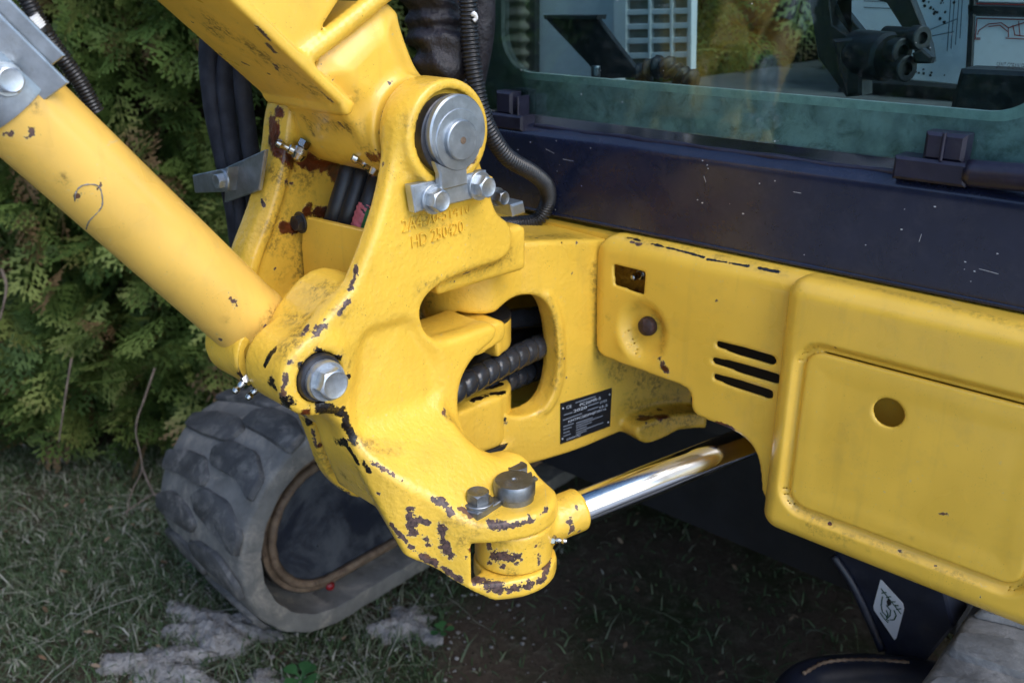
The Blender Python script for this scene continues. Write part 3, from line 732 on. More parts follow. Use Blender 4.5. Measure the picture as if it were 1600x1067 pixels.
foot = chaikin(B.pxs([(540, 172), (480, 108), (590, 0), (632, 10), (640, 50), (662, 108), (680, 135), (735, 160), (742, 230), (700, 280), (640, 275), (600, 250), (575, 215)], -.045), 1)
f2 = poly_sd(g.A, g.B, foot)
ru = np.sqrt((g.A - PU[0]) ** 2 + (g.B - PU[1]) ** 2)
puff = .010 * sstep(f2, -.002, -.030)
d = smin(d, rmax(f2, np.abs(g.C + .104) - (.050 + puff), .006), .006)
d = smin(d, rmax(ru - .046, slab(g.C, -.168, -.040), .003), .010)
# weld beads
wa, wb = np.array(B.px(590, 0, -.046)), np.array(B.px(478, 90, -.046)); e = wb - wa; e /= np.linalg.norm(e); nn = np.array([-e[1], e[0]])
ws = (g.A - wa[0]) * nn[0] + (g.B - wa[1]) * nn[1]; wl = (g.A - wa[0]) * e[0] + (g.B - wa[1]) * e[1]
bead = np.maximum(np.sqrt(ws ** 2 + (g.C + .049) ** 2) - .0085 - .0006 * np.sin(wl * 900), slab(wl, -.12, .092))
d = smin(d, bead, .004)
wb2 = np.sqrt((al + .002) ** 2 + (ht - .003) ** 2) - .006 - .0006 * np.sin(g.C * 1100); d = smin(d, np.maximum(wb2, slab(g.C, -.167, -.041)), .005)
boom_me = surface(g, d, B)
marks(boom_me, chip=[(420, 70, 7, 428, 82), (430, 103, 6, 434, 110), (300, 35, 4), (400, 40, 4, 420, 62), (345, 85, 4), (378, 98, 3, 388, 102), (418, 115, 4), (520, 125, 3), (608, 130, 4), (500, 103, 4), (640, 126, 3), (530, 192, 4, 537, 200), (501, 175, 3, 490, 180), (488, 132, 4, 520, 160)],
   grime=[(600, 245, 16, 560, 220), (490, 205, 14), (545, 150, 14), (480, 185, 16, 560, 200), (330, 40, 30, 470, 130), (586, 215, 10, 600, 250)], grease=[(600, 170, 2, 588, 235)], rust=[(595, 245, 10, 580, 248)])
link('boom_shell', boom_me, M['boom'], BM)
for (x, y) in ((478, 220), (597, 243)):
    w_ = -.150 if x < 520 else -.066
    a_, b_ = B.px(x, y, w_); nipple(BM, B.P(a_, b_, w_) , -B.a * .35 - UP * .6 - B.c * .15, 1.15, -B.a * .7 + UP * .45 - B.c * .35)

# ================================================================== boom cylinder
wc = -.104
c0 = np.array(B.px(395, 506, wc)); c1 = np.array(B.px(57, 195, wc)); cd = c1 - c0; cl = np.linalg.norm(cd); cd /= cl
c3 = B.a * cd[0] + UP * cd[1]; P0 = B.P(c0[0], c0[1], wc)
BC = thing('boom_cylinder', 'yellow boom cylinder barrel with galvanised clamp, left of bracket', 'hydraulic cylinder', B.P(PL[0], PL[1] - .03, wc))
prof = [(.020, -.012), (.028, -.010), (.0340, -.004), (.0352, .002), (.0356, .006), (.0352, .010), (.0352, .012), (.0352, .02)] + [(.0352, .02 + .02 * k) for k in range(1, 22)]
# dense barrel so marks can lie on it
L_ = .55; nr, ns = 150, 72
x_, y_, z_ = basis(c3); pv = [(.018, -.014), (.027, -.0125), (.0325, -.008), (.0350, -.002), (.0360, .004), (.0360, .0085), (.0350, .011)]; pv += [(.0350, .011 + (L_ - .011) * k / nr) for k in range(1, nr + 1)]
V = []; Fc = []
for r_, h_ in pv:
    for k in range(ns):
        q = 2 * math.pi * k / ns; V.append(P0 + x_ * r_ * math.cos(q) + y_ * r_ * math.sin(q) + z_ * h_)
for i in range(len(pv) - 1):
    for k in range(ns):
        k2 = (k + 1) % ns; Fc.append((i * ns + k, i * ns + k2, (i + 1) * ns + k2, (i + 1) * ns + k))
Fc.append(tuple(range(ns))[::-1])
cyl_me = mesh(V, Fc)
marks(cyl_me, chip=[(363, 470, 7, 367, 478), (357, 453, 4), (415, 512, 6, 413, 520), (50, 207, 5, 40, 214), (10, 210, 6, 20, 205), (78, 317, 4, 85, 320), (156, 291, 5), (122, 303, 4, 118, 310), (345, 530, 5), (340, 520, 4), (175, 375, 4)],
      grime=[(390, 535, 14, 430, 490), (60, 165, 10), (100, 280, 8), (350, 500, 8)], grease=[(395, 550, 6, 425, 520)], rust=[])
link('barrel', cyl_me, M['cyl'], BC)
# scratched outline on the barrel
bvh = BVHTree.FromPolygons([tuple(v) for v in V], [tuple(f_) for f_ in Fc])
def hitb(x, y):
    r = ray(x, y); loc, nrm, i, dd = bvh.ray_cast(Vector(cC), Vector(r / np.linalg.norm(r)), 5); return np.array(loc) + np.array(nrm) * .0002
ln = [(117, 315), (118, 303), (125, 292), (140, 288), (155, 292), (160, 310), (158, 325), (140, 345), (135, 358)]
P_, _ = catmull([hitb(*q) for q in ln], 36)
so = link('scratch', tube(P_, .0005, 5, 36, lambda i, s, a: .5 + .9 * abs(math.sin(i * 1.9)), resample=False), M['soil_pale'], BC); so['label'] = 'pale hook-shaped scratch through the paint'
# foot: eye round the lower pin and neck
link('foot_eye', lathe([(.020, -.030), (.033, -.030), (.0335, -.027), (.0335, .027), (.033, .030), (.020, .030)], B.P(PL[0], PL[1], wc), B.c, 40), M['cast'], BC)
g = Grid((-.24, -.19, -.150), (-.09, -.05, -.058), .003)
al = (g.A - c0[0]) * cd[0] + (g.B - c0[1]) * cd[1]; pe = -(g.A - c0[0]) * cd[1] + (g.B - c0[1]) * cd[0]
rl = np.sqrt((g.A - PL[0]) ** 2 + (g.B - PL[1]) ** 2)
d = smin(rmax(rl - .035, slab(g.C, -.134, -.074), .004), rmax(np.sqrt(pe ** 2 + (g.C - wc) ** 2) - .024, slab(al, -.06, .0), .003), .012)
nk = surface(g, d, B); marks(nk, grease=[(400, 575, 22), (390, 600, 22), (420, 600, 20), (410, 560, 12)], rust=[(385, 570, 14), (378, 585, 10), (405, 590, 10)], chip=[(390, 590, 6), (412, 610, 6)], grime=[(400, 580, 30)])
link('foot_neck', nk, M['cast'], BC)
nipple(BC, B.P(*B.px(388, 590, wc + .03), wc + .03), -B.a * .8 - UP * .5, 1.0)
nipple(BC, B.P(*B.px(408, 600, wc + .03), wc + .03), -B.a * .8 - UP * .5, 1.0)
# galvanised clamp wrapped round the barrel, with flange and bolt
hcl = float(np.dot(B.P(*B.px(52, 190, wc), wc) - P0, c3)) + .066
clp = link('clamp_band', lathe([(.0353, hcl - .045), (.0375, hcl - .045), (.0378, hcl - .043), (.0378, hcl + .040), (.0375, hcl + .042), (.0353, hcl + .042)], P0, c3, 56), M['zinc'], BC)
vd = np.array([0 - P0[0], 0 - P0[1], CAMH - P0[2]]); nf = B.c - c3 * (B.c @ c3); nf /= np.linalg.norm(nf); tf = np.cross(c3, nf)
if tf[2] < 0: tf = -tf
# flanges: two plates leaving the band on the upper, near side
qd = nf * .45 + tf * .89; qd /= np.linalg.norm(qd); qn = np.cross(c3, qd)
if qn @ nf < 0: qn = -qn
CF = Frame(P0 + c3 * hcl, c3, qd, qn)
link('clamp_flange', box(CF, -.052, .042, .020, .0455, .0215, .0250, .0012), M['zinc'], clp)
link('clamp_flange', box(CF, -.038, .042, .020, .0560, .0165, .0200, .0012), M['zinc'], clp)
q2 = nf * .95 + tf * .05; q2 /= np.linalg.norm(q2)
cbp = P0 + c3 * (hcl - .024) + q2 * .0375
bolt(clp, 'clamp_bolt', cbp, q2, .0095, .008, .0115, .002, rot=.9)
# corrugated lead along the top of the barrel
k0 = [B.P(*B.px(x, y, wc - .03), wc - .03) for x, y in ((20, -40), (38, -8), (58, 30), (80, 66), (104, 100), (124, 128), (150, 175))]
CL = setp(link('corrugated_cable', tube(k0, .0062, 12, 150, lambda i, s, a: 1 + .13 * math.sin(s * 2 * math.pi / .0028)), M['conduit']), 'thin black corrugated cable beside the galvanised cylinder clamp', 'cable')
w0 = [B.P(*B.px(x, y, wc - .028), wc - .028) for x, y in ((44, 28), (52, 38), (60, 50))]
link('white_wrap', tube(w0, .0080, 14, 22, lambda i, s, a: 1 + .05 * math.sin(i * 2.1)), M['decal'], CL)
t0 = [B.P(*B.px(x, y, wc - .028), wc - .028) for x, y in ((57, 45), (63, 53))]
link('cable_tie', tube([t0[0], (t0[0] + t0[1]) / 2, t0[1]], .0088, 14, 5), M['black'], CL)

# ================================================================== upper frame: swing post, covers, front panel
UF = thing('upper_frame', 'yellow machine front with swing post, slotted cover and hatch panel', 'machine body', Fm.P(0, -.30, -.3))
axw = B.P(AX[0], 0, AX[1]) - D.o; dax = (float(axw @ D.a), float(axw @ D.c)); zB = B.o[2] - D.o[2]
g = Grid((-.085, -.275, -.245), (.30, .060, .035), .0026)
TOPV = D.px(860, 376)[1]
plate = chaikin(D.pxs([(735, 440), (750, 398), (800, 380), (860, 376), (935, 374), (1010, 374), (1130, 384), (1130, 640), (1060, 650), (1000, 664), (960, 680), (905, 704), (840, 724), (790, 740), (760, 742), (738, 720), (735, 600)]), 1)
p2 = poly_sd(g.A, g.B, plate)
bow = .012 * sstep(g.A, .06, -.05)
d = rmax(p2, slab(g.C + bow, -.030, 0), .005)
d = np.minimum(d, rmax(np.maximum(p2 - .0, slab(g.B, TOPV - .030, TOPV)), slab(g.C, -.230, -.01), .005))
d = np.minimum(d, rmax(np.maximum(p2, slab(g.B, -.248, -.225)), slab(g.C, -.230, -.01), .004))
d = np.minimum(d, rmax(p2, slab(g.C, -.235, -.210), .004))
rax = np.sqrt((g.A - dax[0]) ** 2 + (g.C - dax[1]) ** 2)
k1, k0_ = vk(432) + zB, vk(492) + zB
d = smin(d, rmax(rax - .055, slab(g.B, k0_ + .001, TOPV), .004), .010)
d = np.minimum(d, rmax(rax - .050, slab(g.B, k0_ - .002, TOPV - .04), .001))
l1 = vk(682) + zB
d = smin(d, rmax(rax - .053, slab(g.B, -.275, l1), .004), .010)
hole = chaikin(D.pxs([(700, 494), (770, 492), (786, 476), (812, 464), (838, 461), (858, 474), (868, 505), (873, 550), (869, 600), (856, 632), (832, 650), (806, 654), (792, 646), (780, 668), (735, 686), (690, 690)]), 2)
h2 = poly_sd(g.A, g.B, hole)
d = smax(d, -np.maximum(h2, slab(g.C, -.26, .2)), .004)
rim = np.maximum(np.abs(h2 - .004) - .004, slab(g.C, -.02, .0022)); d = smin(d, rim + .02 * sstep(g.A, dax[0] + .075, dax[0] + .05), .006)
d = np.maximum(d, -(np.maximum(rax - .024, slab(g.B, -.3, TOPV - .02))))
# lower flange foot at the back
ft = chaikin(D.pxs([(985, 668), (1000, 655), (1060, 640), (1150, 640), (1150, 668), (1060, 664), (1030, 680), (1005, 690), (990, 684)], .02), 1)
d = smin(d, rmax(poly_sd(g.A, g.B, ft), slab(g.C, -.05, .03), .004), .006)
post_me = surface(g, d, D)
marks(post_me, chip=[(760, 525, 9, 756, 518), (785, 485, 6, 780, 500), (790, 660, 7, 750, 675), (745, 680, 5), (885, 590, 3), (882, 560, 2), (1032, 655, 8, 1000, 650), (960, 430, 2), (900, 380, 3), (1010, 660, 5), (895, 425, 2)],
   grime=[(872, 520, 12, 872, 590), (868, 600, 14, 850, 640), (1000, 620, 40, 1060, 600), (1010, 655, 30, 1080, 655), (980, 600, 24), (670, 500, 14, 780, 488), (940, 560, 14, 930, 420), (750, 655, 16), (670, 470, 12, 790, 410), (830, 372, 14, 900, 366), (1040, 640, 30), (790, 480, 12), (960, 580, 22, 1060, 620), (860, 470, 8, 872, 540)],
   grease=[(665, 505, 3, 740, 508), (740, 508, 3, 785, 485), (740, 635, 14, 780, 625), (755, 680, 7, 788, 655), (836, 372, 3, 880, 380)], rust=[(1000, 655, 10, 1040, 650), (665, 497, 5, 680, 515), (1030, 640, 8)])
link('swing_post', post_me, M['cast'], UF)
# name plate with print and rivets
npl = [D.px(875, 630), D.px(955, 606), D.px(952, 665), D.px(875, 693)]
NPo = link('name_plate', prism(D, npl, -.0005, .0016, 0), M['nameplate'], UF); NPo['label'] = 'black and silver type plate on the swing post'
def npw(u, v):       # plate coordinates 0..1 from the lower left
    a = np.array(npl[3]) * (1 - u) + np.array(npl[2]) * u; b = np.array(npl[0]) * (1 - u) + np.array(npl[1]) * u
    return a * (1 - v) + b * v
npang = math.atan2(npl[2][1] - npl[3][1], npl[2][0] - npl[3][0]); npW = math.dist(npl[3], npl[2])
for body, u, v, w, hh in (('PC26MR-5', .36, .80, .42, .0052), ('2720', .76, .70, .14, .0042), ('2020', .24, .685, .26, .0055), ('15.2', .76, .575, .16, .0044), ('CE', .10, .835, .10, .0055), ('KMTPC285PHJF10116', .14, .475, .76, .0046), ('KOMATSU', .11, .045, .27, .0034)):
    a, b = npw(u, v); link('plate_lettering', text(body, D, a, b, .0021, hh, npang, 0, width=w * npW), M['white_ink'], NPo)
rows = [[(.28, .92), (.66, .93)], [(.06, .705), (.21, .705)], [(.52, .745), (.73, .75)], [(.52, .63), (.73, .635)], [(.04, .585), (.40, .60)], [(.05, .42), (.24, .42)], [(.05, .345), (.2, .345)], [(.05, .26), (.16, .26)], [(.05, .18), (.18, .18)], [(.3, .40), (.62, .40)], [(.3, .34), (.82, .36)], [(.3, .285), (.60, .29)], [(.3, .225), (.5, .225)], [(.3, .165), (.84, .175)], [(.3, .115), (.5, .118)]]
link('plate_print', strips(D, [[tuple(npw(*p)), tuple(npw(*q))] for p, q in rows], .0017, .0021), M['grey_ink'], NPo)
for u, v in ((.04, .87), (.955, .86), (.955, .13), (.03, .12)):
    a, b = npw(u, v); link('rivet', lathe([(.0014, 0), (.0014, .0006), (.0006, .0012)], D.P(a, b, .0016), D.c, 10), M['zinc'], NPo)
# slotted cover
g = Grid((-.030, -.215, -.085), (.275, .108, .012), .0022)
cov = [(.022, .094), (.002, .090), (-.012, .074), (-.0155, .060), (-.0145, .03), (-.010, -.044), (-.004, -.052), (.008, -.0565), (.108, -.0605), (.119, -.063), (.124, -.070), (.125, -.080), (.127, -.087), (.135, -.0915), (.165, -.0925), (.190, -.096), (.206, -.108), (.214, -.128), (.219, -.16), (.240, -.17), (.290, -.17), (.290, -.10), (.290, .05), (.290, .094), (.270, .094), (.10, .094)]
d2 = poly_sd(g.A, g.B, chaikin(cov, 1))
bx, by = Fm.px(1007, 512); dd_ = np.sqrt(((g.A - bx + .003) / 1.0) ** 2 + ((g.B - by + .006) / 1.15) ** 2)
dent = .0095 * sstep(dd_, .036, .017)
lift = -.004 * np.exp(-(((g.A - bx + .024) / .012) ** 2 + ((g.B - by + .024) / .014) ** 2))
rollL = .007 * sstep(g.A, .006, -.018) ** 2
cc = g.C + dent + lift + rollL
pv_ = -rmax(-(-.0 + 0 * g.B), 0 * g.B, 1) if False else None
prof_d = rmax(g.B - .0925, cc, .021)
dcov = rmax(d2, np.abs(prof_d + .002) - .002, .0012)
wA, wB_ = Fm.px(957, 412), Fm.px(1006, 463); wC, wD = Fm.px(1009, 425), Fm.px(958, 446)
dcov = np.maximum(dcov, -(poly_sd(g.A, g.B, np.array([wA, wC, wB_, wD])) + .0010))
def lens(p, q, r):
    p = np.array(p); q = np.array(q); e = q - p; L2 = e @ e
    t = np.clip(((g.A - p[0]) * e[0] + (g.B - p[1]) * e[1]) / L2, 0, 1)
    dx = g.A - p[0] - e[0] * t; dy = g.B - p[1] - e[1] * t
    return np.sqrt(dx * dx + dy * dy) - r * (.70 + .30 * sstep(t, 0, .5))
for p, q in (((1123, 539), (1204, 563)), ((1117, 564), (1212, 592)), ((1119, 590), (1200, 616))):
    dcov = np.maximum(dcov, -(lens(Fm.px(*p), Fm.px(*q), .0052)))
cover_me = surface(g, dcov, Fm)
marks(cover_me, chip=[(1035, 568, 9, 1040, 580), (1030, 560, 6), (985, 378, 4, 1000, 382), (1120, 470, 3), ], grime=[(1000, 485, 16, 1025, 500), (1030, 500, 10, 1035, 545), (995, 520, 14), (940, 560, 8, 1030, 595), (928, 400, 8, 932, 540), (1100, 655, 10, 1180, 680), (1210, 520, 6, 1205, 620), (985, 372, 10, 1230, 425), (950, 495, 6)],
   grease=[(980, 371, 4, 1000, 376), (1018, 381, 3.5, 1060, 391), (1060, 391, 4.5, 1100, 402), (1105, 405, 3.5, 1170, 416), (1185, 418, 5, 1215, 425)], rust=[(1038, 575, 9), (1120, 660, 5, 1145, 670)])
CVo = link('slotted_cover', cover_me, M['sheet'], UF)
cb = link('cover_bolt', lathe([(.006, -.012), (.0108, -.010), (.0112, -.006), (.0100, -.0015), (.0065, .0005), (.002, .001)], Fm.P(bx, by, .0), Fm.c, 26), plain('rusty_painted_bolt', (.045, .022, .020), .6, (200, .8, .003), .5, ns=160), CVo)
# behind the little window: greasy nipples on a yellow block
wb = thing  # (names only)
wc_a = (wA[0] + wC[0]) / 2; wc_b = (wA[1] + wB_[1]) / 2
blk = box(Fm, wA[0] - .02, wC[0] + .02, wB_[1] - .012, wA[1] + .02, -.055, -.032, .002)
me_ = blk
V_ = verts_of(me_); bo = link('grease_block', me_, plain('greasy_yellow', (.45, .18, .012), .25, (120, .8, .004), .4, dirt=.9, dirtcol=(.09, .012, .008), ns=60), UF)
for a in (.46, .93):
    aa = wA[0] + (wC[0] - wA[0]) * a; nipple(bo, Fm.P(aa, wA[1] - .012 - .006 * a, -.032), Fm.c, 1.2)
# front panel with hatch
PF = .018
g = Grid((.212, -.205, -.100), (.58, .105, .024), .0021)
hx0, hx1, hy0, hy1 = .2525, .4770, -.1470, .0265
dh = np.maximum(np.abs(g.A - (hx0 + hx1) / 2) - (hx1 - hx0) / 2 + .020, np.abs(g.B - (hy0 + hy1) / 2) - (hy1 - hy0) / 2 + .020)
qa = np.maximum(np.abs(g.A - (hx0 + hx1) / 2) - (hx1 - hx0) / 2 + .020, 0); qb = np.maximum(np.abs(g.B - (hy0 + hy1) / 2) - (hy1 - hy0) / 2 + .020, 0)
dh = np.minimum(dh, 0) + np.sqrt(qa ** 2 + qb ** 2) - .020
dep = .0075 * sstep(dh, .0105, .0015) - .0046 * sstep(dh, -.0002, -.0032) + .0008 * sstep(dh, -.012, -.03)
ctr = -.040; sx, sy, sz = (.60 - .2245) , 0, 0
pa = np.abs(g.A - (.2245 + .70) / 2) - (.70 - .2245) / 2; pb_ = np.abs(g.B - (-.186 + .0925) / 2) - (.0925 + .186) / 2; pc = np.abs(g.C + dep - (PF - .14) / 2) - (PF + .14) / 2
R_ = .019; qa = np.maximum(pa + R_, 0); qb = np.maximum(pb_ + R_, 0); qc = np.maximum(pc + R_, 0)
dp = np.minimum(np.maximum(np.maximum(pa, pb_), pc) + R_, 0) + np.sqrt(qa ** 2 + qb ** 2 + qc ** 2) - R_
ha, hb_ = Fm.px(1388, 645, PF - .004)
hr = np.sqrt((g.A - ha) ** 2 + (g.B - hb_) ** 2)
dp = np.maximum(dp, -(dp + .0045)); dp = np.maximum(dp, -(hr - .0143))
panel_me = surface(g, dp, Fm)
marks(panel_me, chip=[(1296, 818, 4), (1476, 585, 2), (1405, 860, 3, 1408, 862), (1464, 884, 3), (1530, 928, 3, 1533, 935), (1417, 889, 2), (1470, 803, 3, 1480, 803), (1540, 970, 3, 1543, 975)], grime=[(1270, 540, 7, 1330, 552), (1240, 790, 8, 1300, 820), (1320, 830, 6, 1540, 915), (1200, 700, 8, 1198, 810), (1250, 450, 6), (1425, 840, 5), (1260, 820, 10, 1350, 860), (1388, 625, 10), (1560, 990, 12, 1600, 1005), (1300, 435, 8, 1600, 510)], grease=[], rust=[(1297, 818, 4), (1305, 543, 3)])
link('hatch_panel', panel_me, M['sheet'], UF)
link('latch_plate', lathe([(.04, 0), (.04, .003)], Fm.P(ha, hb_, PF - .052), Fm.c, 28), M['sheet'], UF)
# chassis behind the covers
link('chassis', box(Fm, -.42, .62, -.12, .075, -1.5, -.13, .004), M['under'], UF)
link('chassis_floor', box(Fm, -.30, .60, -.19, -.12, -1.5, -.30, .004), M['under'], UF)
link('inner_shroud', box(Fm, .02, .60, -.10, .085, -.105, -.09, .002), M['under'], UF)
link('top_ledge', box(Fm, -.30, .60, .074, .0885, -.16, -.020, .003), M['sheet'], UF)

# ================================================================== cab
CB = thing('operator_cab', 'navy cab with dirty tinted front window above the yellow panels', 'cab', Fm.P(.2, .09, -.4))
g = Grid((-.26, .085, -.115), (.72, .225, -.008), .003)
sil = rmax(g.B - .196, g.C + .018, .010)
d = np.maximum(np.maximum(sil, .0955 - g.B), -.095 - g.C); d = np.maximum(d, np.maximum(-.25 - g.A, g.A - .71))
bev = (g.B - .196) * .80 + (g.C + .018) * .60 + .0075
d = smax(d, bev, .004)
beam_me = surface(g, d, Fm); marks(beam_me, chip=[(1035, 247, 3), (1450, 380, 2, 1440, 395)], grime=[], grease=[], rust=[])
link('front_beam', beam_me, M['navy'], CB)
link('beam_lip', box(Fm, -.25, .71, .0945, .0985, -.020, -.0165, .001), M['navy'], CB)
# sealing bead with drips along the top of the beam
bp = [Fm.P(-.13 + .62 * k / 24, .1945 + .0005 * math.sin(k * 1.7), -.031 + .001 * math.sin(k * 2.3)) for k in range(25)]
link('seal_bead', tube(bp, .0026, 8, 160, lambda i, s, a: 1 + .30 * math.sin(s * 31 + 1) * math.sin(s * 77)), M['navy_plastic'], CB)
GN = -.045
gl0, gl1, gb0, gb1 = -.30, .505, .205, .85
def frame_ring(fr, outer, inner, c0, c1):
    n = len(outer); V = []; Fc = []
    for ring, c in ((outer, c1), (inner, c1), (inner, c0), (outer, c0)):
        V += [fr.P(a, b, c) for a, b in ring]
    for s in range(4):
        for k in range(n):
            k2 = (k + 1) % n; Fc.append((s * n + k, s * n + k2, ((s + 1) % 4) * n + k2, ((s + 1) % 4) * n + k))
    return mesh(V, Fc, True, sharp=30)
link('window_border', frame_ring(Fm, rrect(gl0, gl1, gb0, gb1, .02, 8), rrect(gl0 + .098, gl1 - .098, gb0 + .046, gb1 - .046, .045, 8), GN - .010, GN - .0035), M['seal'], CB)
link('border_edge', frame_ring(Fm, rrect(gl0 + .092, gl1 - .092, gb0 + .040, gb1 - .040, .048, 8), rrect(gl0 + .101, gl1 - .101, gb0 + .048, gb1 - .048, .044, 8), GN - .0098, GN - .0030), M['seal_edge'], CB)
link('window_glass', prism(Fm, rrect(gl0, gl1, gb0, gb1, .02, 8), GN - .002, GN + .002, 0), M['glass'], CB)
# specks of dried mud on the glass and the beam
Vs = []; Fs = []
for k in range(75):
    a = random.uniform(-.18, .46); on = random.random()
    if on < .45: b, c = random.uniform(.205, .40), GN + .0024
    else: b, c = random.uniform(.10, .185), -.0176
    r_ = random.uniform(.00025, .0007); i0 = len(Vs); kx = random.uniform(.6, 2.2)
    for j in range(6): Vs.append(Fm.P(a + r_ * kx * math.cos(j * 1.047), b + r_ * math.sin(j * 1.047), c))
    Fs.append(tuple(range(i0, i0 + 6)))
mo = link('mud_specks', mesh(Vs, Fs, False), M['decal_grey'], CB); mo['kind'] = 'stuff'
for ln in ([(1440, 366), (1436, 378)], [(853, 233), (866, 240)], [(880, 249), (896, 252)], [(1100, 275), (1103, 285)], [(1240, 300), (1252, 302)], [(1530, 420), (1560, 428)]):
    link('beam_scratch', strips(Fm, [[Fm.px(x, y, -.0178) for x, y in ln]], .00035, -.0176), M['decal_grey'], CB)
# window stops and the grab handle at the right
def stop(x0, y0, x1, y1, xb0, yb0, xb1, yb1, c):
    a0, b0 = Fm.px(xb0, yb1, c); a1, b1 = Fm.px(xb1, yb0, c)
    q = link('window_stop', box(Fm, a0, a1, b0, b1, c - .03, c, .002), M['navy_plastic'], CB)
    a0, b0 = Fm.px(x0, y1, c - .004); a1, b1 = Fm.px(x1, y0, c - .004)
    link('stop_block', box(Fm, a0, a1, b1 - (b1 - b0), b1, c - .022, c - .004, .002), M['navy_plastic'], q)
    return q
a0, b0 = Fm.px(1385, 292, -.012)
q = link('window_stop', box(Fm, .300, .362, .193, .213, -.040, -.012, .0025), M['navy_plastic'], CB)
link('stop_block', box(Fm, .322, .356, .212, .236, -.036, -.016, .003), M['navy_plastic'], q)
link('stop_rib', box(Fm, .337, .340, .2125, .237, -.015, -.0125, .001), M['navy_plastic'], q)
q = link('window_stop', box(Fm, -.190, -.140, .188, .206, -.042, -.018, .0025), M['navy_plastic'], CB)
link('stop_block', box(Fm, -.186, -.160, .205, .232, -.040, -.022, .003), M['navy_plastic'], q)
link('stop_web', box(Fm, -.150, -.147, .205, .228, -.040, -.020, .001), M['navy_plastic'], q)
link('grab_handle', tube([Fm.P(.360, .2045, -.022), Fm.P(.375, .205, -.020), Fm.P(.42, .209, -.012), Fm.P(.47, .216, -.008), Fm.P(.55, .232, -.008)], .0115, 18, 30), M['navy_plastic'], CB)
# lettering on the glass
a, b = Fm.px(1556, 107, GN + .003); a2, b2 = Fm.px(1600, 107, GN + .003)
link('glass_lettering', text('SAINT-GOBAIN SEKURIT', Fm, a, b, GN + .0028, .0072, 0, 0, width=(a2 - a) * 1.35), M['ink'], CB)
# interior
link('cab_floor', box(Fm, -.30, .60, .170, .1905, -1.2, -.10, .002), M['mat'], CB)
link('cab_rear', box(Fm, -.30, .60, .19, .60, -1.25, -1.2, .002), M['interior'], CB)
link('cab_roof', box(Fm, -.30, .60, 1.6, 1.66, -1.25, -.55, .002), M['interior'], CB)
link('cab_pillar', box(Fm, -.33, -.265, .196, 1.6, -.11, -.03, .004), M['navy'], CB)
link('cab_pillar', box(Fm, .53, .60, .196, 1.6, -.11, -.03, .004), M['navy'], CB)
IN = -.42
def ipx(x, y, c=IN): return Fm.px(x, y, c)
def ipoly(pts, c, t, mat, name, bev=.001, parent=CB): return link(name, prism(Fm, [Fm.px(x, y, c) for x, y in pts], c - t, c, bev), M[mat], parent)
ipoly([(700, -260), (960, -260), (960, 150), (700, 130)], IN, .03, 'interior', 'side_console')
# corrugated duct in a dark recess
rc = ipoly([(779, -200), (836, -200), (836, 150), (779, 150)], IN + .012, .012, 'interior_dark', 'duct_recess')
dp0 = [Fm.P(*Fm.px(804, y, IN + .03), IN + .03) for y in (-160, -60, 60, 150)]
link('duct', tube(dp0, .022, 16, 160, lambda i, s, a: 1 + .16 * math.sin(s * 2 * math.pi / .021)), M['beige'], rc)
# heater grille
gp = ipoly([(958, -200), (1082, -200), (1076, 118), (958, 122)], IN + .02, .02, 'interior', 'heater_panel')
link('grille_backing', prism(Fm, [Fm.px(x, y, IN + .0205) for x, y in ((966, -190), (1077, -190), (1072, 108), (966, 112))], IN + .019, IN + .0207, 0), M['beige'], gp)
for x0, x1 in ((958, 980), (1012, 1018), (1046, 1052), (1074, 1082)):
    link('grille_bar', prism(Fm, [Fm.px(x, y, IN + .03) for x, y in ((x0, -200), (x1, -200), (x1 - 2, 120), (x0, 120))], IN + .020, IN + .030, .0008), M['interior'], gp)
for y in (-76, -53, -30, -7, 16, 38.5, 61, 84, 108):
    link('grille_slat', prism(Fm, [Fm.px(x, yy, IN + .0285) for x, yy in ((962, y), (1078, y - 3), (1078, y + 6), (962, y + 9))], IN + .020, IN + .0285, .0008), M['interior'], gp)
# travel pedal on the left
pl = Frame(Fm.P(0, 0, 0), Fm.a, Fm.b, Fm.c)
ipoly([(850, 28), (932, 28), (1003, 121), (938, 124), (918, 100)], -.20, .008, 'black', 'foot_pedal')
ipoly([(848, 24), (934, 24), (932, 31), (850, 31)], -.185, .02, 'interior_dark', 'pedal_tread')
link('pedal_stop', tube([Fm.P(*Fm.px(931, y, -.18), -.18) for y in (121, 112, 103)], .006, 12, 6), M['steel'], CB)
cl_ = [Fm.P(*Fm.px(x, y, -.19), -.19) for x, y in ((1000, 118), (1020, 108), (1040, 104), (1060, 118), (1085, 128))]
link('pedal_boot', tube(cl_, .011, 12, 40, lambda i, s, a: 1 + .35 * math.sin(i * 1.1 + a)), M['black'], CB)
# right hand pedal linkage: bent arms, a barrel with two socket screws, foot block
PK = -.15
ipoly([(1255, -60), (1290, -60), (1300, 40), (1345, 70), (1345, 150), (1322, 152), (1278, 90)], PK - .01, .03, 'black', 'pedal_arm')
ipoly([(1330, -60), (1400, -60), (1452, 70), (1456, 98), (1436, 100), (1420, 60), (1385, 5), (1352, -5), (1310, 5), (1345, 48), (1330, 56), (1302, 20)], PK - .02, .014, 'black', 'pedal_arm')
def socket(x, y, c, r, L):
    p = Fm.P(*Fm.px(x, y, c), c); dr = Fm.a * .85 + Fm.c * .45
    o_ = link('socket_screw', lathe([(r * .8, -L), (r * .8, -.012), (r, -.012), (r, -.001), (r * .9, 0), (r * .5, 0), (r * .5, -.005)], p, dr, 22), M['black'], CB); return o_
socket(1411, 81, PK + .02, .0125, .05); socket(1418, 108, PK + .02, .0125, .05); socket(1442, 60, PK + .01, .0115, .05)
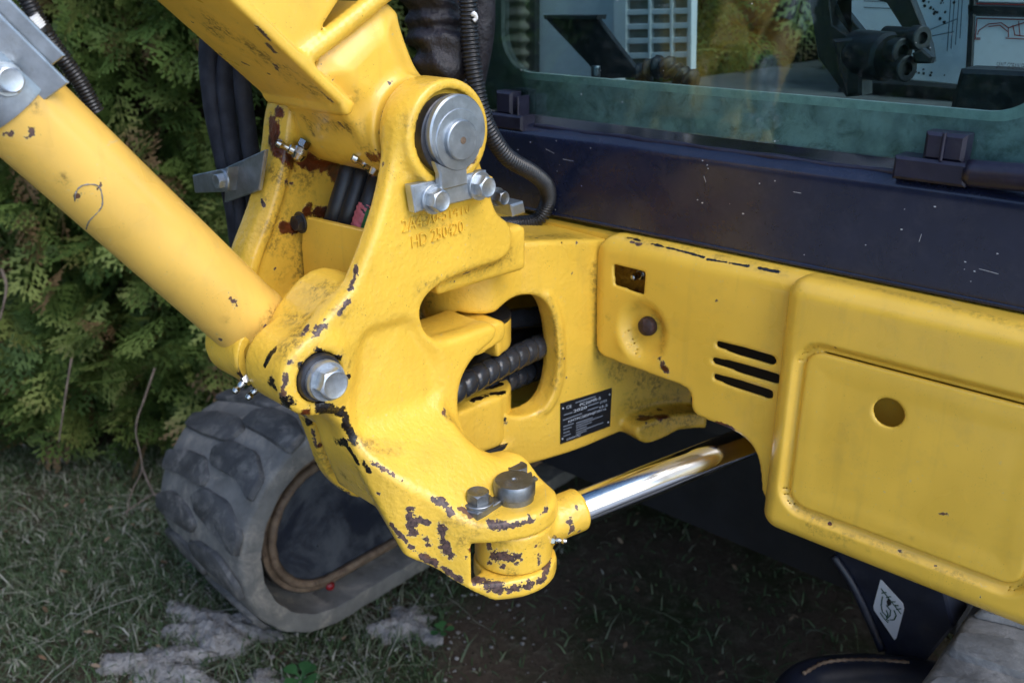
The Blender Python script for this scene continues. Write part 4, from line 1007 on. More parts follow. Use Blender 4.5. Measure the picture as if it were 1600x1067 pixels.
link('pedal_barrel', lathe([(.02, -.055), (.024, -.05), (.024, -.004), (.021, 0)], Fm.P(*Fm.px(1392, 90, PK + .01), PK + .01), Fm.a * .85 + Fm.c * .45, 26), M['black'], CB)
ipoly([(1300, 62), (1345, 58), (1345, 150), (1322, 152)], PK + .01, .03, 'black', 'foot_block', .003)
ipoly([(1424, 84), (1440, 76), (1456, 90), (1452, 100), (1430, 100)], PK + .022, .012, 'black', 'pedal_toe', .002)
for x, y in ((1380, 165), (1250, 152)):
    a, b = Fm.px(x, y + 8, -.13)
    link('rubber_boot', lathe([(.028, 0), (.027, .006), (.022, .012), (.014, .017), (.006, .019)], Fm.P(a, .190, -.13), UP, 20), M['black'], CB)
# white information decals and the black box at the right
dk = ipoly([(1300, -220), (1525, -220), (1514, 134), (1322, 116)], -.36, .004, 'decal', 'information_decal')
dF = Fm
def dl(pts, c=-.3595): return [Fm.px(x, y, c) for x, y in pts]
link('decal_print', strips(Fm, [dl([(1487, -20), (1480, 80)]), dl([(1493, -20), (1486, 76)]), dl([(1500, -20), (1493, 70)]), dl([(1505, -20), (1500, 60)]), dl([(1350, 2), (1420, 4)]), dl([(1350, 12), (1402, 14)]), dl([(1360, 60), (1440, 55)]), dl([(1440, 52), (1496, 30)]), dl([(1430, 62), (1490, 50)])], .0011, -.3592), M['grey_ink'], dk)['kind'] = 'stuff'
for _ in range(46):
    x, y = random.gauss(1462, 16), random.gauss(4, 12)
    if _ > 24: x, y = random.gauss(1420, 40), random.gauss(112, 10)
    a, b = Fm.px(x, min(y, 118), -.3590); r_ = random.uniform(.0006, .0022)
    link('stain', mesh([Fm.P(a + r_ * math.cos(j) * random.uniform(.6, 1.4), b + r_ * math.sin(j), -.3590) for j in np.linspace(0, 6.28, 8)[:-1]], [tuple(range(7))], False), M['ink'], dk)
d2o = ipoly([(1522, 26), (1680, 30), (1680, 112), (1512, 104)], -.34, .004, 'decal', 'machine_decal')
link('decal_border', strips(Fm, [dl([(1524, 6), (1680, 10)], -.34), dl([(1527, 29), (1600, 31)], -.34), dl([(1527, 29), (1524, 62)], -.34)], .0011, -.3392), M['red_ink'], d2o)
link('machine_drawing', strips(Fm, [dl(p, -.34) for p in ([(1528, 54), (1530, 48), (1545, 38), (1565, 36), (1576, 44)], [(1545, 42), (1563, 40), (1575, 50)], [(1576, 58), (1576, 44), (1600, 36), (1620, 40)], [(1583, 40), (1586, 55), (1600, 57)], [(1572, 60), (1610, 62)], [(1526, 62), (1532, 62)], [(1526, 60), (1532, 60)], [(1592, 34), (1594, 56)])], .0010, -.3390), M['red_ink'], d2o)
d3o = ipoly([(1530, -140), (1680, -140), (1680, 8), (1528, 4)], -.34, .004, 'decal', 'warning_decal')
ipoly([(1524, -200), (1532, -200), (1518, 120), (1508, 118)], -.335, .006, 'black', 'door_seal')
ipoly([(1512, 8), (1680, 12), (1680, 27), (1512, 23)], -.335, .006, 'black', 'door_bar')
ipoly([(1500, 108), (1680, 116), (1680, 186), (1482, 176)], -.14, .05, 'black', 'pedal_cover', .004)
link('floor_trim', box(Fm, .05, .60, .19, .205, -.36, -.33, .003), M['interior_dark'], CB)
link('seat_base', box(Fm, -.02, .36, .19, .42, -1.0, -.62, .02), M['interior_dark'], CB)

# ================================================================== hoses
def bpts(pts, default=-.1): return [B.P(*B.px(p[0], p[1], p[2]), p[2]) for p in pts]
# three sleeved hoses by the hedge, held by the clamp
hs = [([(335, 20, -.27), (326, 80, -.28), (330, 150, -.28), (345, 230, -.275), (362, 310, -.27), (372, 380, -.27), (380, 450, -.26), (400, 540, -.22)], .0115, 'leftmost of three dark sleeved hoses hanging beside the hedge'),
      ([(362, 40, -.25), (352, 110, -.262), (356, 180, -.262), (367, 250, -.255), (378, 320, -.25), (384, 390, -.25), (392, 460, -.24), (405, 540, -.21)], .0095, 'middle of three dark sleeved hoses hanging beside the hedge'),
      ([(385, 60, -.225), (378, 110, -.24), (384, 180, -.24), (394, 250, -.235), (398, 320, -.232), (400, 390, -.235), (404, 460, -.225), (410, 540, -.20)], .0095, 'rightmost of three dark sleeved hoses, nearest the yellow bracket')]
for pts, r_, lb in hs:
    o = setp(link('sleeved_hose', tube(bpts(pts), r_, 16, 60, lambda i, s, a: 1 + .05 * math.sin(a * 2 + i * .1) + .03 * math.sin(i * .6 + a * 3), flat=(B.a * .3 + B.c * .9, .8) if r_ < .01 else (B.a, .75)), M['sleeve']), lb, 'hose', 'sleeved hoses beside the hedge')
# three printed hoses between the ears
def apl(x, y, a):
    f_ = Frame(B.P(a, 0, 0), B.c, UP, -B.a); c, b = f_.px(x, y); return B.P(a, b, c)
def hpath(pts): return [apl(*p) for p in pts]
hs = [([(575, 190, .030), (560, 225, .010), (548, 262, -.008), (536, 300, -.020), (522, 345, -.030), (505, 400, -.028), (500, 430, -.02)], .0105, 'printed black hose nearest the far ear inside the bracket'),
      ([(590, 200, .034), (578, 235, .014), (568, 270, -.004), (556, 305, -.016), (543, 345, -.026), (528, 400, -.026), (524, 430, -.02)], .0095, 'middle printed black hose inside the bracket'),
      ([(610, 205, .036), (601, 245, .014), (591, 275, .000), (580, 310, -.014), (568, 350, -.024), (552, 400, -.026), (546, 430, -.02)], .0095, 'black hose with pink and green tape inside the bracket')]
back_u = .03
for k, (pts, r_, lb) in enumerate(hs):
    hp = hpath(pts)
    o = setp(link('hydraulic_hose', tube(hp, r_, 16, 40), M['hose']), lb, 'hose', 'hoses inside the bracket')
    if k == 2:
        link('pink_tape', tube(hpath([(577, 322, -.0165), (571, 339, -.0215), (566, 356, -.025)]), .0112, 18, 26, lambda i, s, a: 1 + .07 * math.sin(a * 5 + i)), M['pink'], o)
        link('green_tape', tube(hpath([(586, 332, -.024), (581, 346, -.028), (576, 362, -.030)]), .0085, 14, 12), M['green'], o)
    else:
        # printed name along the hose, on the side that faces forward
        p0, p1 = hp[4], hp[2]
        ax_ = (p1 - p0) / np.linalg.norm(p1 - p0); tocam = cC - (p0 + p1) / 2; tocam -= ax_ * (tocam @ ax_); tocam /= np.linalg.norm(tocam)
        HF = Frame(p0 + tocam * (r_ + .0012), ax_, np.cross(tocam, ax_), tocam)
        link('hose_print', text('Ergopower III' if k == 0 else 'PREMIUM', HF, .004, -.002, 0, .0060, 0, 0, width=.032), M['white_ink'], o)
# spiral wrapped hoses through the window of the swing post
def spiral(i, s, a): return 1 + .13 * (abs(((s / .0170 + a / (2 * math.pi)) % 1) * 2 - 1) ** 3 * -1) + .04
Wp = lambda pts: [B.P(*B.px(x, y, c), c) for x, y, c in pts]
hw = [([(680, 628, -.060), (722, 603, -.058), (770, 577, -.060), (820, 552, -.064), (870, 530, -.070), (940, 503, -.085)], .0140, 'wrap', 'glossy spiral-wrapped hose crossing the opening in the swing post'),
      ([(690, 650, -.085), (740, 618, -.088), (790, 596, -.092), (830, 580, -.095), (870, 566, -.10), (940, 548, -.11)], .0135, 'wrap', 'dull spiral-wrapped hose lying below the glossy one in the opening'),
      ([(700, 590, -.13), (760, 556, -.135), (820, 520, -.14), (880, 500, -.15), (940, 485, -.16)], .012, 'hose', 'dark hose behind the glossy wrapped one, in shade'),
      ([(740, 512, -.135), (800, 499, -.12), (840, 495, -.115), (900, 490, -.12), (950, 486, -.13)], .013, 'wrap', 'thick black hose at the top of the opening in the swing post')]
for k, (pts, r_, mt, lb) in enumerate(hw):
    setp(link('wrapped_hose' if k < 2 else 'hydraulic_hose', tube(Wp(pts), r_, 20, 260 if k < 2 else 40, spiral if k < 2 else None), M[mt]), lb, 'hose', 'hoses through the swing post')
# corrugated conduit from the boom down behind the bracket
cp_ = [(724, -60, -.09), (731, 0, -.09), (734, 60, -.09), (742, 125, -.085), (758, 190, -.08), (790, 243, -.08), (832, 270, -.085), (853, 290, -.09), (856, 315, -.10), (840, 343, -.11), (806, 350, -.12), (770, 352, -.12)]
CO = setp(link('corrugated_conduit', tube(bpts(cp_), .0088, 14, 620, lambda i, s, a: 1 + .10 * math.sin(s * 2 * math.pi / .0040)), M['conduit']), 'black corrugated conduit curving down behind the upper pin', 'conduit')
q = bpts([(738, 24, -.081), (741, 21, -.078), (744, 28, -.078), (740, 33, -.08)])
link('tape_scrap', tube(q, .0022, 6, 12), M['decal'], CO)
# crumpled fabric sleeves behind the boom
fp_ = [(672, -90, -.16), (676, -20, -.15), (684, 40, -.14), (696, 95, -.13), (704, 150, -.14), (700, 210, -.15), (690, 280, -.16)]
def fold(i, s, a): return 1 + .16 * math.sin(s * 150 + 3 * math.sin(a * 2)) * math.sin(a * 3 + s * 40) + .10 * math.sin(s * 330 + a * 2)
setp(link('crumpled_sleeve', tube(bpts(fp_), .030, 30, 160, fold), M['folds']), 'crumpled black fabric sleeve bunched behind the boom foot', 'hose sleeve')
fp_ = [(742, -90, -.13), (744, -20, -.13), (744, 50, -.13), (736, 110, -.14), (724, 170, -.15), (712, 230, -.16)]
setp(link('smooth_sleeve', tube(bpts(fp_), .021, 22, 70, lambda i, s, a: 1 + .05 * math.sin(a * 2 + i * .15), flat=(B.a, .8)), M['folds']), 'smoother dark fabric sleeve hanging behind the corrugated conduit', 'hose sleeve')

# ================================================================== undercarriage
TC = T.o
def track_point(Rr, Lr, ctr, s, c, out):
    """point on the track loop: s along the path from the front underside, c across, out = outward"""
    half = math.pi * Rr
    if s < half:
        th = math.pi * 1.5 - s / Rr      # from bottom round the front to the top
        a = ctr[0] + (Rr + out) * math.cos(th); b = ctr[1] + (Rr + out) * math.sin(th)
    elif s < half + Lr: a = ctr[0] + (s - half); b = ctr[1] + Rr + out
    elif s < 2 * half + Lr:
        th = math.pi / 2 - (s - half - Lr) / Rr; a = ctr[0] + Lr + (Rr + out) * math.cos(th); b = ctr[1] + (Rr + out) * math.sin(th)
    else: a = ctr[0] + Lr - (s - 2 * half - Lr); b = ctr[1] - Rr - out
    return T.P(a, b, c)
def rubber_track(name, label, ctr, cin, cout, Rr, Lr, rubber, lugm, srange, frame=True):
    root = thing(name, label, 'rubber track', T.P(ctr[0] + Lr / 2, 0, (cin + cout) / 2), 'rubber tracks of the undercarriage')
    tot = 2 * math.pi * Rr + 2 * Lr; n = 200
    sgn = 1 if cin > cout else -1; Wd = abs(cin - cout)
    taper = lambda c: -.026 * (c / Wd) ** 1.6
    prof = [(.0, -.034), (.0, -.004), (.004, .0), (.012, .002), (Wd * .3, .004), (Wd * .5, .005), (Wd * .7, .004), (Wd - .012, .002), (Wd - .004, 0), (Wd, -.004), (Wd, -.030), (Wd * .62, -.030), (Wd * .58, -.048), (Wd * .42, -.048), (Wd * .38, -.034), (.02, -.036)]
    m = len(prof); V = []; Fc = []
    for i in range(n):
        s = tot * i / n
        for c, h in prof: V.append(track_point(Rr, Lr, ctr, s, cin - sgn * c, h + taper(c) + .0012 * math.sin(i * 1.9 + c * 60)))
    for i in range(n):
        for k in range(m):
            i2 = (i + 1) % n; k2 = (k + 1) % m; Fc.append((i * m + k, i2 * m + k, i2 * m + k2, i * m + k2))
    link('belt', mesh(V, Fc, True, sharp=50), rubber, root)
    pitch = .086; k = 0; s = srange[0]
    rr = random.Random(5)
    while s < srange[1]:
        for side in (0, 1):
            s0 = s + (pitch / 2 if side else 0)
            # chevron-like block: outline in (s, c), raised and chamfered
            if side == 0: ol = [(0, .004), (.034, .004), (.060, Wd * .20), (.062, Wd * .44), (.040, Wd * .56), (.014, Wd * .50), (.010, Wd * .22)]
            else: ol = [(0, Wd - .004), (.034, Wd - .004), (.060, Wd * .80), (.062, Wd * .56), (.040, Wd * .44), (.014, Wd * .50), (.010, Wd * .78)]
            ol = [(x * 1.0 + rr.uniform(-.006, .006), min(Wd - .003, max(.003, y + rr.uniform(-.008, .008)))) for x, y in ol]; q = np.array([np.array(ol[i_]) * (1 - f2) + np.array(ol[(i_ + 1) % len(ol)]) * f2 for i_ in range(len(ol)) for f2 in (.12, .5, .88)]); cen = q.mean(0); V = []; Fc = []; N = len(q)
            for f_, h in ((1.05, .000), (.985, .0078), (.955, .0088)):
                for p in q:
                    w_ = cen + (p - cen) * f_; V.append(track_point(Rr, Lr, ctr, (s0 + w_[0]) % tot, cin - sgn * w_[1], .003 + taper(w_[1]) + h * (1 + .08 * rr.uniform(-1, 1))))
            V.append(track_point(Rr, Lr, ctr, (s0 + cen[0]) % tot, cin - sgn * cen[1], .0118 + taper(cen[1])))
            for a in range(2):
                for b in range(N): b2 = (b + 1) % N; Fc.append((a * N + b, a * N + b2, (a + 1) * N + b2, (a + 1) * N + b))
            for b in range(N): Fc.append((2 * N + b, 2 * N + (b + 1) % N, 3 * N))
            link('tread_lug', mesh(V, Fc, True, sharp=60), lugm, root)
        s += pitch
    return root
TIN = -1.100; tctr = (.806, .190); R0 = .186
FT = rubber_track('rubber_track', 'worn dusty rubber track seen below the bracket, by the hedge', tctr, TIN, TIN - .290, R0, 1.25, M['rubber'], M['lug'], (.16, .86))
# track frame: rolled rim, side plate, dark inside
def stadium(r, L, ctr, k=28, ex=0):
    out = [(ctr[0] + r * math.cos(q), ctr[1] + r * math.sin(q)) for q in np.linspace(math.pi * .5, math.pi * 1.5, k)]
    return out + [(ctr[0] + L, ctr[1] - r), (ctr[0] + L, ctr[1] + r)]
TF = thing('track_frame', 'blue-black track frame plate with rusty rolled rim inside the dusty track', 'track frame', T.P(tctr[0] + .4, .02, TIN - .1))
link('side_plate', prism(T, stadium(.108, 1.1, tctr), TIN - .20, TIN - .036, .002), M['trackplate'], TF)
rp_ = [T.P(a, b, TIN - .030) for a, b in stadium(.112, .02, tctr, 40)[:-2]] + [T.P(tctr[0] + .05 * k_, tctr[1] - .112, TIN - .030) for k_ in range(1, 23)]
link('rolled_rim', tube(rp_[::-1], .0075, 12, 220, lambda i, s, a: 1 + .06 * math.sin(i * 1.3 + a)), M['rustring'], TF)
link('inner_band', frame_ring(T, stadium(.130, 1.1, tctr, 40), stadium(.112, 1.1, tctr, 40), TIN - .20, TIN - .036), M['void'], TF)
link('rim_flange', frame_ring(T, stadium(.128, 1.1, tctr, 40), stadium(.110, 1.1, tctr, 40), TIN - .05, TIN - .0345), M['rustring'], TF)
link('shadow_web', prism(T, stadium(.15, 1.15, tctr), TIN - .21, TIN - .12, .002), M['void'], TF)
mud = link('frame_lump', lathe([(.004, 0), (.009, .002), (.008, .006), (.005, .009), (.002, .010)], T.P(*T.px(516, 915, TIN - .034), TIN - .037), T.c, 12), M['red_grease'], TF); mud['label'] = 'red lump of grease stuck low on the plate'
link('frame_bolt', lathe([(.008, 0), (.008, .006), (.004, .010)], T.P(*T.px(640, 852, TIN - .034), TIN - .037), T.c, 14), M['rustring'], TF)
# near track
nin = -.190
NTk = rubber_track('rubber_track', 'pale grey track top at the lower right corner below the hatch panel', tctr, nin, nin + .275, .178, 1.25, M['near_rubber'], M['near_rubber'], (.50, 1.3))
# blade frame below the machine, with the warning sticker
UC = thing('blade_frame', 'blue-black blade arm and upright with diamond sticker under the panel', 'blade frame', T.P(1.0, 0, -.30))
u_f = 1.0
SF = Frame(T.P(u_f, 0, 0), T.c, UP, -T.a)
def sfp(pts, c=0): return [SF.px(x, y, c) for x, y in pts]
link('upright', prism(SF, sfp([(1296, 850), (1465, 880), (1490, 980), (1440, 1040), (1385, 1030), (1370, 1000)]), -.05, 0, .003), M['frame_blue'], UC)
stx = [(1376, 905), (1378, 906), (1411, 942), (1413, 950), (1401, 996), (1398, 999), (1366, 952), (1365, 946)]
so = link('warning_sticker', prism(SF, sfp(stx), -.0002, .0010, 0), M['decal_grey'], UC); so['label'] = 'pale diamond sticker with green line drawing'
def z6(x, y): return (1200 + x / 3.7175, 780 + y / 3.7175)
gl_ = [[(660, 515), (775, 660)], [(672, 532), (660, 515)], [(664, 540), (690, 535)], [(690, 565), (716, 560)], [(716, 590), (742, 590)], [(735, 612), (760, 612)], [(750, 635), (775, 630)], [(668, 560), (660, 610), (668, 650), (690, 672)], [(655, 655), (680, 690), (700, 710)], [(690, 690), (705, 700)], [(690, 610), (715, 640), (712, 670), (690, 690)], [(735, 640), (748, 670), (735, 695), (712, 695)], [(690, 640), (700, 665), (690, 680)]]
link('sticker_drawing', strips(SF, [sfp([z6(*p) for p in l_]) for l_ in gl_], .0014, .0016), M['green_ink'], so)
link('sticker_figure', prism(SF, sfp([z6(*p) for p in ((692, 590), (700, 570), (716, 585), (718, 605), (700, 618))]), .0010, .0018, 0), M['ink'], so)
arm = [onz(x, y, .26) for x, y in ((1250, 1075), (1262, 1052), (1300, 1040), (1350, 1037), (1420, 1045))]
link('blade_arm', tube([onz(1225, 1110, .26), onz(1262, 1068, .26), onz(1330, 1056, .262), onz(1420, 1060, .262), onz(1500, 1075, .26)], .026, 20, 40), M['frame_blue'], UC)
wl_ = [onz(1255, 1052, .288), onz(1290, 1034, .288), onz(1350, 1030, .288), onz(1420, 1034, .288)]
link('weld_seam', tube(wl_, .0022, 8, 60, lambda i, s, a: 1 + .3 * math.sin(i * 1.7)), M['rustring'], UC)
e0 = [SF.P(*SF.px(x, y, .004), .004) for x, y in ((1302, 868), (1330, 910), (1352, 955), (1378, 1015))]
link('edge_flange', tube(e0, .005, 8, 30), M['frame_blue'], UC)
link('centre_frame', box(T, 1.22, 2.1, .18, .40, TIN + .05, nin - .04, .01), M['under'], UC)
link('slew_ring', lathe([(.30, 0), (.30, .10)], T.P(1.45, .40, (TIN + nin) / 2), UP, 48), M['under'], UC)

# ================================================================== hedge
def spray(seed):
    """one flat, fern-like arborvitae spray of length 1 along +x, drooping; list of thin diamonds"""
    r = random.Random(seed); V = []; Fc = []
    def leaf(p, ang, L, w, z0, z1):
        d = np.array([math.cos(ang), math.sin(ang)]); n = np.array([-d[1], d[0]]); b = len(V)
        q0 = p; q1 = p + d * L
        for q, z in ((q0, z0), (p + d * L * .45 + n * w / 2, (z0 + z1) / 2 + .004), (q1, z1), (p + d * L * .45 - n * w / 2, (z0 + z1) / 2 - .004)): V.append((q[0], q[1], z))
        Fc.append((b, b + 1, b + 2, b + 3))
    droop = r.uniform(.05, .30); n1 = 11
    zf = lambda x: -droop * x * x
    for i in range(n1):
        x = .06 + .90 * i / n1; side = 1 if i % 2 else -1
        leaf(np.array([x - .05, 0]), 0, .15, .030, zf(x), zf(x + .1))
        L = (.44 * math.sin(math.pi * min(1, (i + 2.2) / (n1 + 2.5))) + .07) * r.uniform(.8, 1.15); an = side * math.radians(r.uniform(36, 52))
        p = np.array([x, 0.]); d = np.array([math.cos(an), math.sin(an)])
        leaf(p, an, L, .045, zf(x), zf(x) - .10 * L)
        m = max(2, int(L / .060))
        for j in range(m):
            t = (j + .8) / (m + .6); q = p + d * L * t; s2 = 1 if (j % 2) else -1
            l2 = (.16 * (1 - t * .55)) * r.uniform(.7, 1.15)
            leaf(q, an + s2 * math.radians(r.uniform(32, 46)), l2, .042, zf(x) - .10 * L * t, zf(x) - .10 * L * t - r.uniform(0, .04))
    leaf(np.array([.93, 0]), 0, .14, .035, zf(.93), zf(1.05))
    return np.array(V), np.array(Fc)
SPR = [spray(k) for k in range(5)]
HG = thing('thuja_hedge', 'dark green thuja hedge with flat feathery sprays behind the machine', 'hedge', (-.7, 2.2, 0))
hedge_y = lambda x, z: 1.93 + .10 * np.sin(x * 2.1 + 1.0) + .07 * np.sin(z * 4.3 + x * 3) - .06 * x - .10 * np.clip(z - .2, 0, .7) + .22 * np.clip(.25 - z, 0, .3)
Vall = []; Fall = []; Tone = []; nv = 0
NS = 8200
for k in range(NS):
    x = RNG.uniform(-1.75, 1.1); z = RNG.uniform(.06, 1.75) if k > 500 else RNG.uniform(.10, .35)
    if x > .45 and RNG.random() < .6: continue
    depth = RNG.random() ** 1.35 * .40
    y = float(hedge_y(x, z)) + depth
    Vs, Fs = SPR[k % 5]; L = RNG.uniform(.075, .155)
    # axis points outwards (towards -y), mostly level or drooping, in a random sideways direction
    az = RNG.normal(0, .75); el = RNG.normal(-.25 if k % 3 else .45, .45)
    ax = np.array([math.sin(az) * math.cos(el), -math.cos(az) * math.cos(el), math.sin(el)])
    rollv = RNG.normal(0, .9)
    sx = np.cross(ax, [0, 0, 1.]); sx /= np.linalg.norm(sx); nz = np.cross(sx, ax)
    s2 = sx * math.cos(rollv) + nz * math.sin(rollv); n2 = np.cross(ax, s2); 
    if n2[2] < 0: n2 = -n2
    W = np.array([x, y, z]) + L * (Vs[:, :1] * ax + Vs[:, 1:2] * s2 + Vs[:, 2:3] * n2)
    Vall.append(W); Fall.append(Fs + nv); nv += len(Vs)
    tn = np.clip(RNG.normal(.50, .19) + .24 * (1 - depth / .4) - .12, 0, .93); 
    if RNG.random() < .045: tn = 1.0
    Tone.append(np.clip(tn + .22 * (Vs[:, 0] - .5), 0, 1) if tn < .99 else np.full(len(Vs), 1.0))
VA = np.vstack(Vall).astype(np.float32); FA = np.vstack(Fall).astype(np.int32)
me = bpy.data.meshes.new('foliage'); me.vertices.add(len(VA)); me.vertices.foreach_set('co', VA.ravel())
me.loops.add(FA.size); me.loops.foreach_set('vertex_index', FA.ravel()); me.polygons.add(len(FA)); me.polygons.foreach_set('loop_start', np.arange(0, FA.size, 4, dtype=np.int32))
me.update(calc_edges=True); setattrf(me, 'tone', np.concatenate(Tone))
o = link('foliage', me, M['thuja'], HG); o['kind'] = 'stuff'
print('hedge quads', len(FA))
# unseen hedge run on the left, added to darken glass reflections and left-hand light
sxf = lambda y, z: -4.2 + .25 * math.sin(y * 1.3) + .18 * math.sin(z * 2.2 + y * 2)
Vall = []; Fall = []; Tone = []; nv = 0
for k in range(2600):
    y = RNG.uniform(-6, 2.6); z = RNG.uniform(.05, 2.3); Vs, Fs = SPR[k % 5]; L = RNG.uniform(.30, .55)
    az = RNG.normal(math.pi / 2, .7); el = RNG.normal(0, .5); ax = np.array([math.sin(az) * math.cos(el), math.cos(az) * math.cos(el), math.sin(el)])
    s0 = np.cross(ax, [0, 0, 1.]); s0 /= np.linalg.norm(s0); nz = np.cross(s0, ax); rv_ = RNG.normal(0, 1.0); s2 = s0 * math.cos(rv_) + nz * math.sin(rv_); n2 = np.cross(ax, s2)
    W = np.array([sxf(y, z) - RNG.random() * .4, y, z]) + L * (Vs[:, :1] * ax + Vs[:, 1:2] * s2 + Vs[:, 2:3] * n2)
    Vall.append(W); Fall.append(Fs + nv); nv += len(Vs); Tone.append(np.full(len(Vs), np.clip(RNG.normal(.4, .2), 0, .95)))
VA = np.vstack(Vall).astype(np.float32); FA = np.vstack(Fall).astype(np.int32)
me = bpy.data.meshes.new('foliage'); me.vertices.add(len(VA)); me.vertices.foreach_set('co', VA.ravel())
me.loops.add(FA.size); me.loops.foreach_set('vertex_index', FA.ravel()); me.polygons.add(len(FA)); me.polygons.foreach_set('loop_start', np.arange(0, FA.size, 4, dtype=np.int32))
me.update(calc_edges=True); setattrf(me, 'tone', np.concatenate(Tone))
o = link('foliage', me, M['thuja'], HG); o['kind'] = 'stuff'  # sprays of the added, unseen hedge run
V = [(sxf(-6.5 + 9.5 * i / 40, 3.5 * j / 20) - .35 + .1 * math.sin(i * 3 + j * 2), -6.5 + 9.5 * i / 40, 3.5 * j / 20 - .02) for i in range(41) for j in range(21)]
link('hedge_backing', mesh(V, [(i * 21 + j, (i + 1) * 21 + j, (i + 1) * 21 + j + 1, i * 21 + j + 1) for i in range(40) for j in range(20)]), M['bark'], HG)  # dark backing sheet of the added, unseen hedge run
# dark sheet behind the sprays, standing in for the hedge's shaded inside
nx_, nz_ = 90, 60; V = []
for i in range(nx_):
    for j in range(nz_):
        x = -2.4 + 4.2 * i / (nx_ - 1); z = -.02 + 2.3 * j / (nz_ - 1); V.append((x, float(hedge_y(x, z)) + .40 + .10 * math.sin(i * 1.7 + j) * math.sin(j * 2.3), z))
Fc = [(i * nz_ + j, (i + 1) * nz_ + j, (i + 1) * nz_ + j + 1, i * nz_ + j + 1) for i in range(nx_ - 1) for j in range(nz_ - 1)]
link('hedge_backing', mesh(V, Fc), M['bark'], HG)
for k in range(7):
    x = -1.6 + k * .42 + random.uniform(-.1, .1); y = float(hedge_y(x, 0)) + .28
    link('stem', tube([(x, y, -.02), (x + .02, y, .4), (x - .03, y + .02, .9), (x + .02, y, 1.8)], .022, 9, 20, lambda i, s, a: 1.1 - .3 * s), M['bark'], HG)
def twig(pts, r_): link('twig', tube([tuple(p) for p in pts], r_, 6, 26, lambda i, s, a: 1 - .5 * i / 26), M['twig'], HG)
twig([at(242, 575, 1.86), at(225, 625, 1.84), at(212, 670, 1.82), at(222, 730, 1.80), at(205, 770, 1.78), at(198, 808, 1.77)], .0024)
twig([at(222, 730, 1.80), at(240, 770, 1.78), at(262, 790, 1.76)], .0028)
twig([at(112, 560, 1.82), at(105, 600, 1.82), at(92, 690, 1.80)], .0024)
twig([at(2, 420, 1.80), at(10, 450, 1.80), at(0, 500, 1.80)], .0035)
twig([at(195, 800, 1.77), at(250, 770, 1.80), at(300, 800, 1.75)], .002)

# ================================================================== grass, litter, dry soil
def scatter_blades(N, fn, hmin, hmax, wid, tone_fn, lean=.7):
    V = np.zeros((N, 5, 3), np.float32); T_ = np.zeros((N, 5), np.float32)
    for k in range(N):
        x, y = fn(); z = float(gheight(np.float64(x), np.float64(y))) - .014
        h = RNG.uniform(hmin, hmax); az = RNG.uniform(0, 6.283); ln = abs(RNG.normal(0, lean)) * h
        dx, dy = math.cos(az), math.sin(az); w = wid * RNG.uniform(.6, 1.3); fz = RNG.uniform(0, 6.283); ux, uy = math.cos(fz) * w, math.sin(fz) * w
        hh = h * RNG.uniform(.5, 1)
        V[k, 0] = (x - ux, y - uy, z); V[k, 1] = (x + ux, y + uy, z)
        V[k, 2] = (x + dx * ln * .4 + ux * .8, y + dy * ln * .4 + uy * .8, z + hh * .62); V[k, 3] = (x + dx * ln * .4 - ux * .8, y + dy * ln * .4 - uy * .8, z + hh * .62)
        V[k, 4] = (x + dx * ln, y + dy * ln, z + hh * (.95 if ln < h else .6)); T_[k] = tone_fn(x, y)
    idx = np.arange(N)[:, None] * 5
    F4 = (idx + np.array([0, 1, 2, 3])); F3 = (idx + np.array([3, 2, 4]))
    me = bpy.data.meshes.new('blades'); VV = V.reshape(-1, 3); me.vertices.add(len(VV)); me.vertices.foreach_set('co', VV.ravel())
    loops = np.concatenate([F4.ravel(), F3.ravel()]).astype(np.int32); me.loops.add(len(loops)); me.loops.foreach_set('vertex_index', loops)
    st = np.concatenate([np.arange(0, N * 4, 4), N * 4 + np.arange(0, N * 3, 3)]).astype(np.int32)
    me.polygons.add(2 * N); me.polygons.foreach_set('loop_start', st); me.update(calc_edges=True); me.validate(); setattrf(me, 'tone', T_.ravel()); return me
def gpos():
    while True:
        x, y = RNG.uniform(-1.5, 1.1), RNG.uniform(.75, 2.0)
        p = .5 + .5 * math.sin(5 * x + 1.7 * math.sin(4 * y)) * math.sin(6.3 * y + 2 * math.sin(3 * x))
        dens = .35 + .65 * p
        if x > -.12: dens *= .11
        if RNG.random() < dens: return x, y
o = link('lawn_grass', scatter_blades(60000, gpos, .010, .034, .0015, lambda x, y: float(np.clip(RNG.normal(.41 if x < -.2 else .25, .27), 0, 1)), 1.2), M['grass']); setp(o, 'thin short lawn with dry blades in front of the hedge', 'grass', None, 'stuff')
def lpos():
    x, y = RNG.uniform(-1.5, -.1), RNG.uniform(.8, 1.85); return x, y
o = link('dead_grass', scatter_blades(1100, lpos, .02, .06, .0012, lambda x, y: float(RNG.uniform(.65, 1)), 3.0), M['grass']); setp(o, 'pale dead grass stalks lying flat on the lawn', 'grass', None, 'stuff')
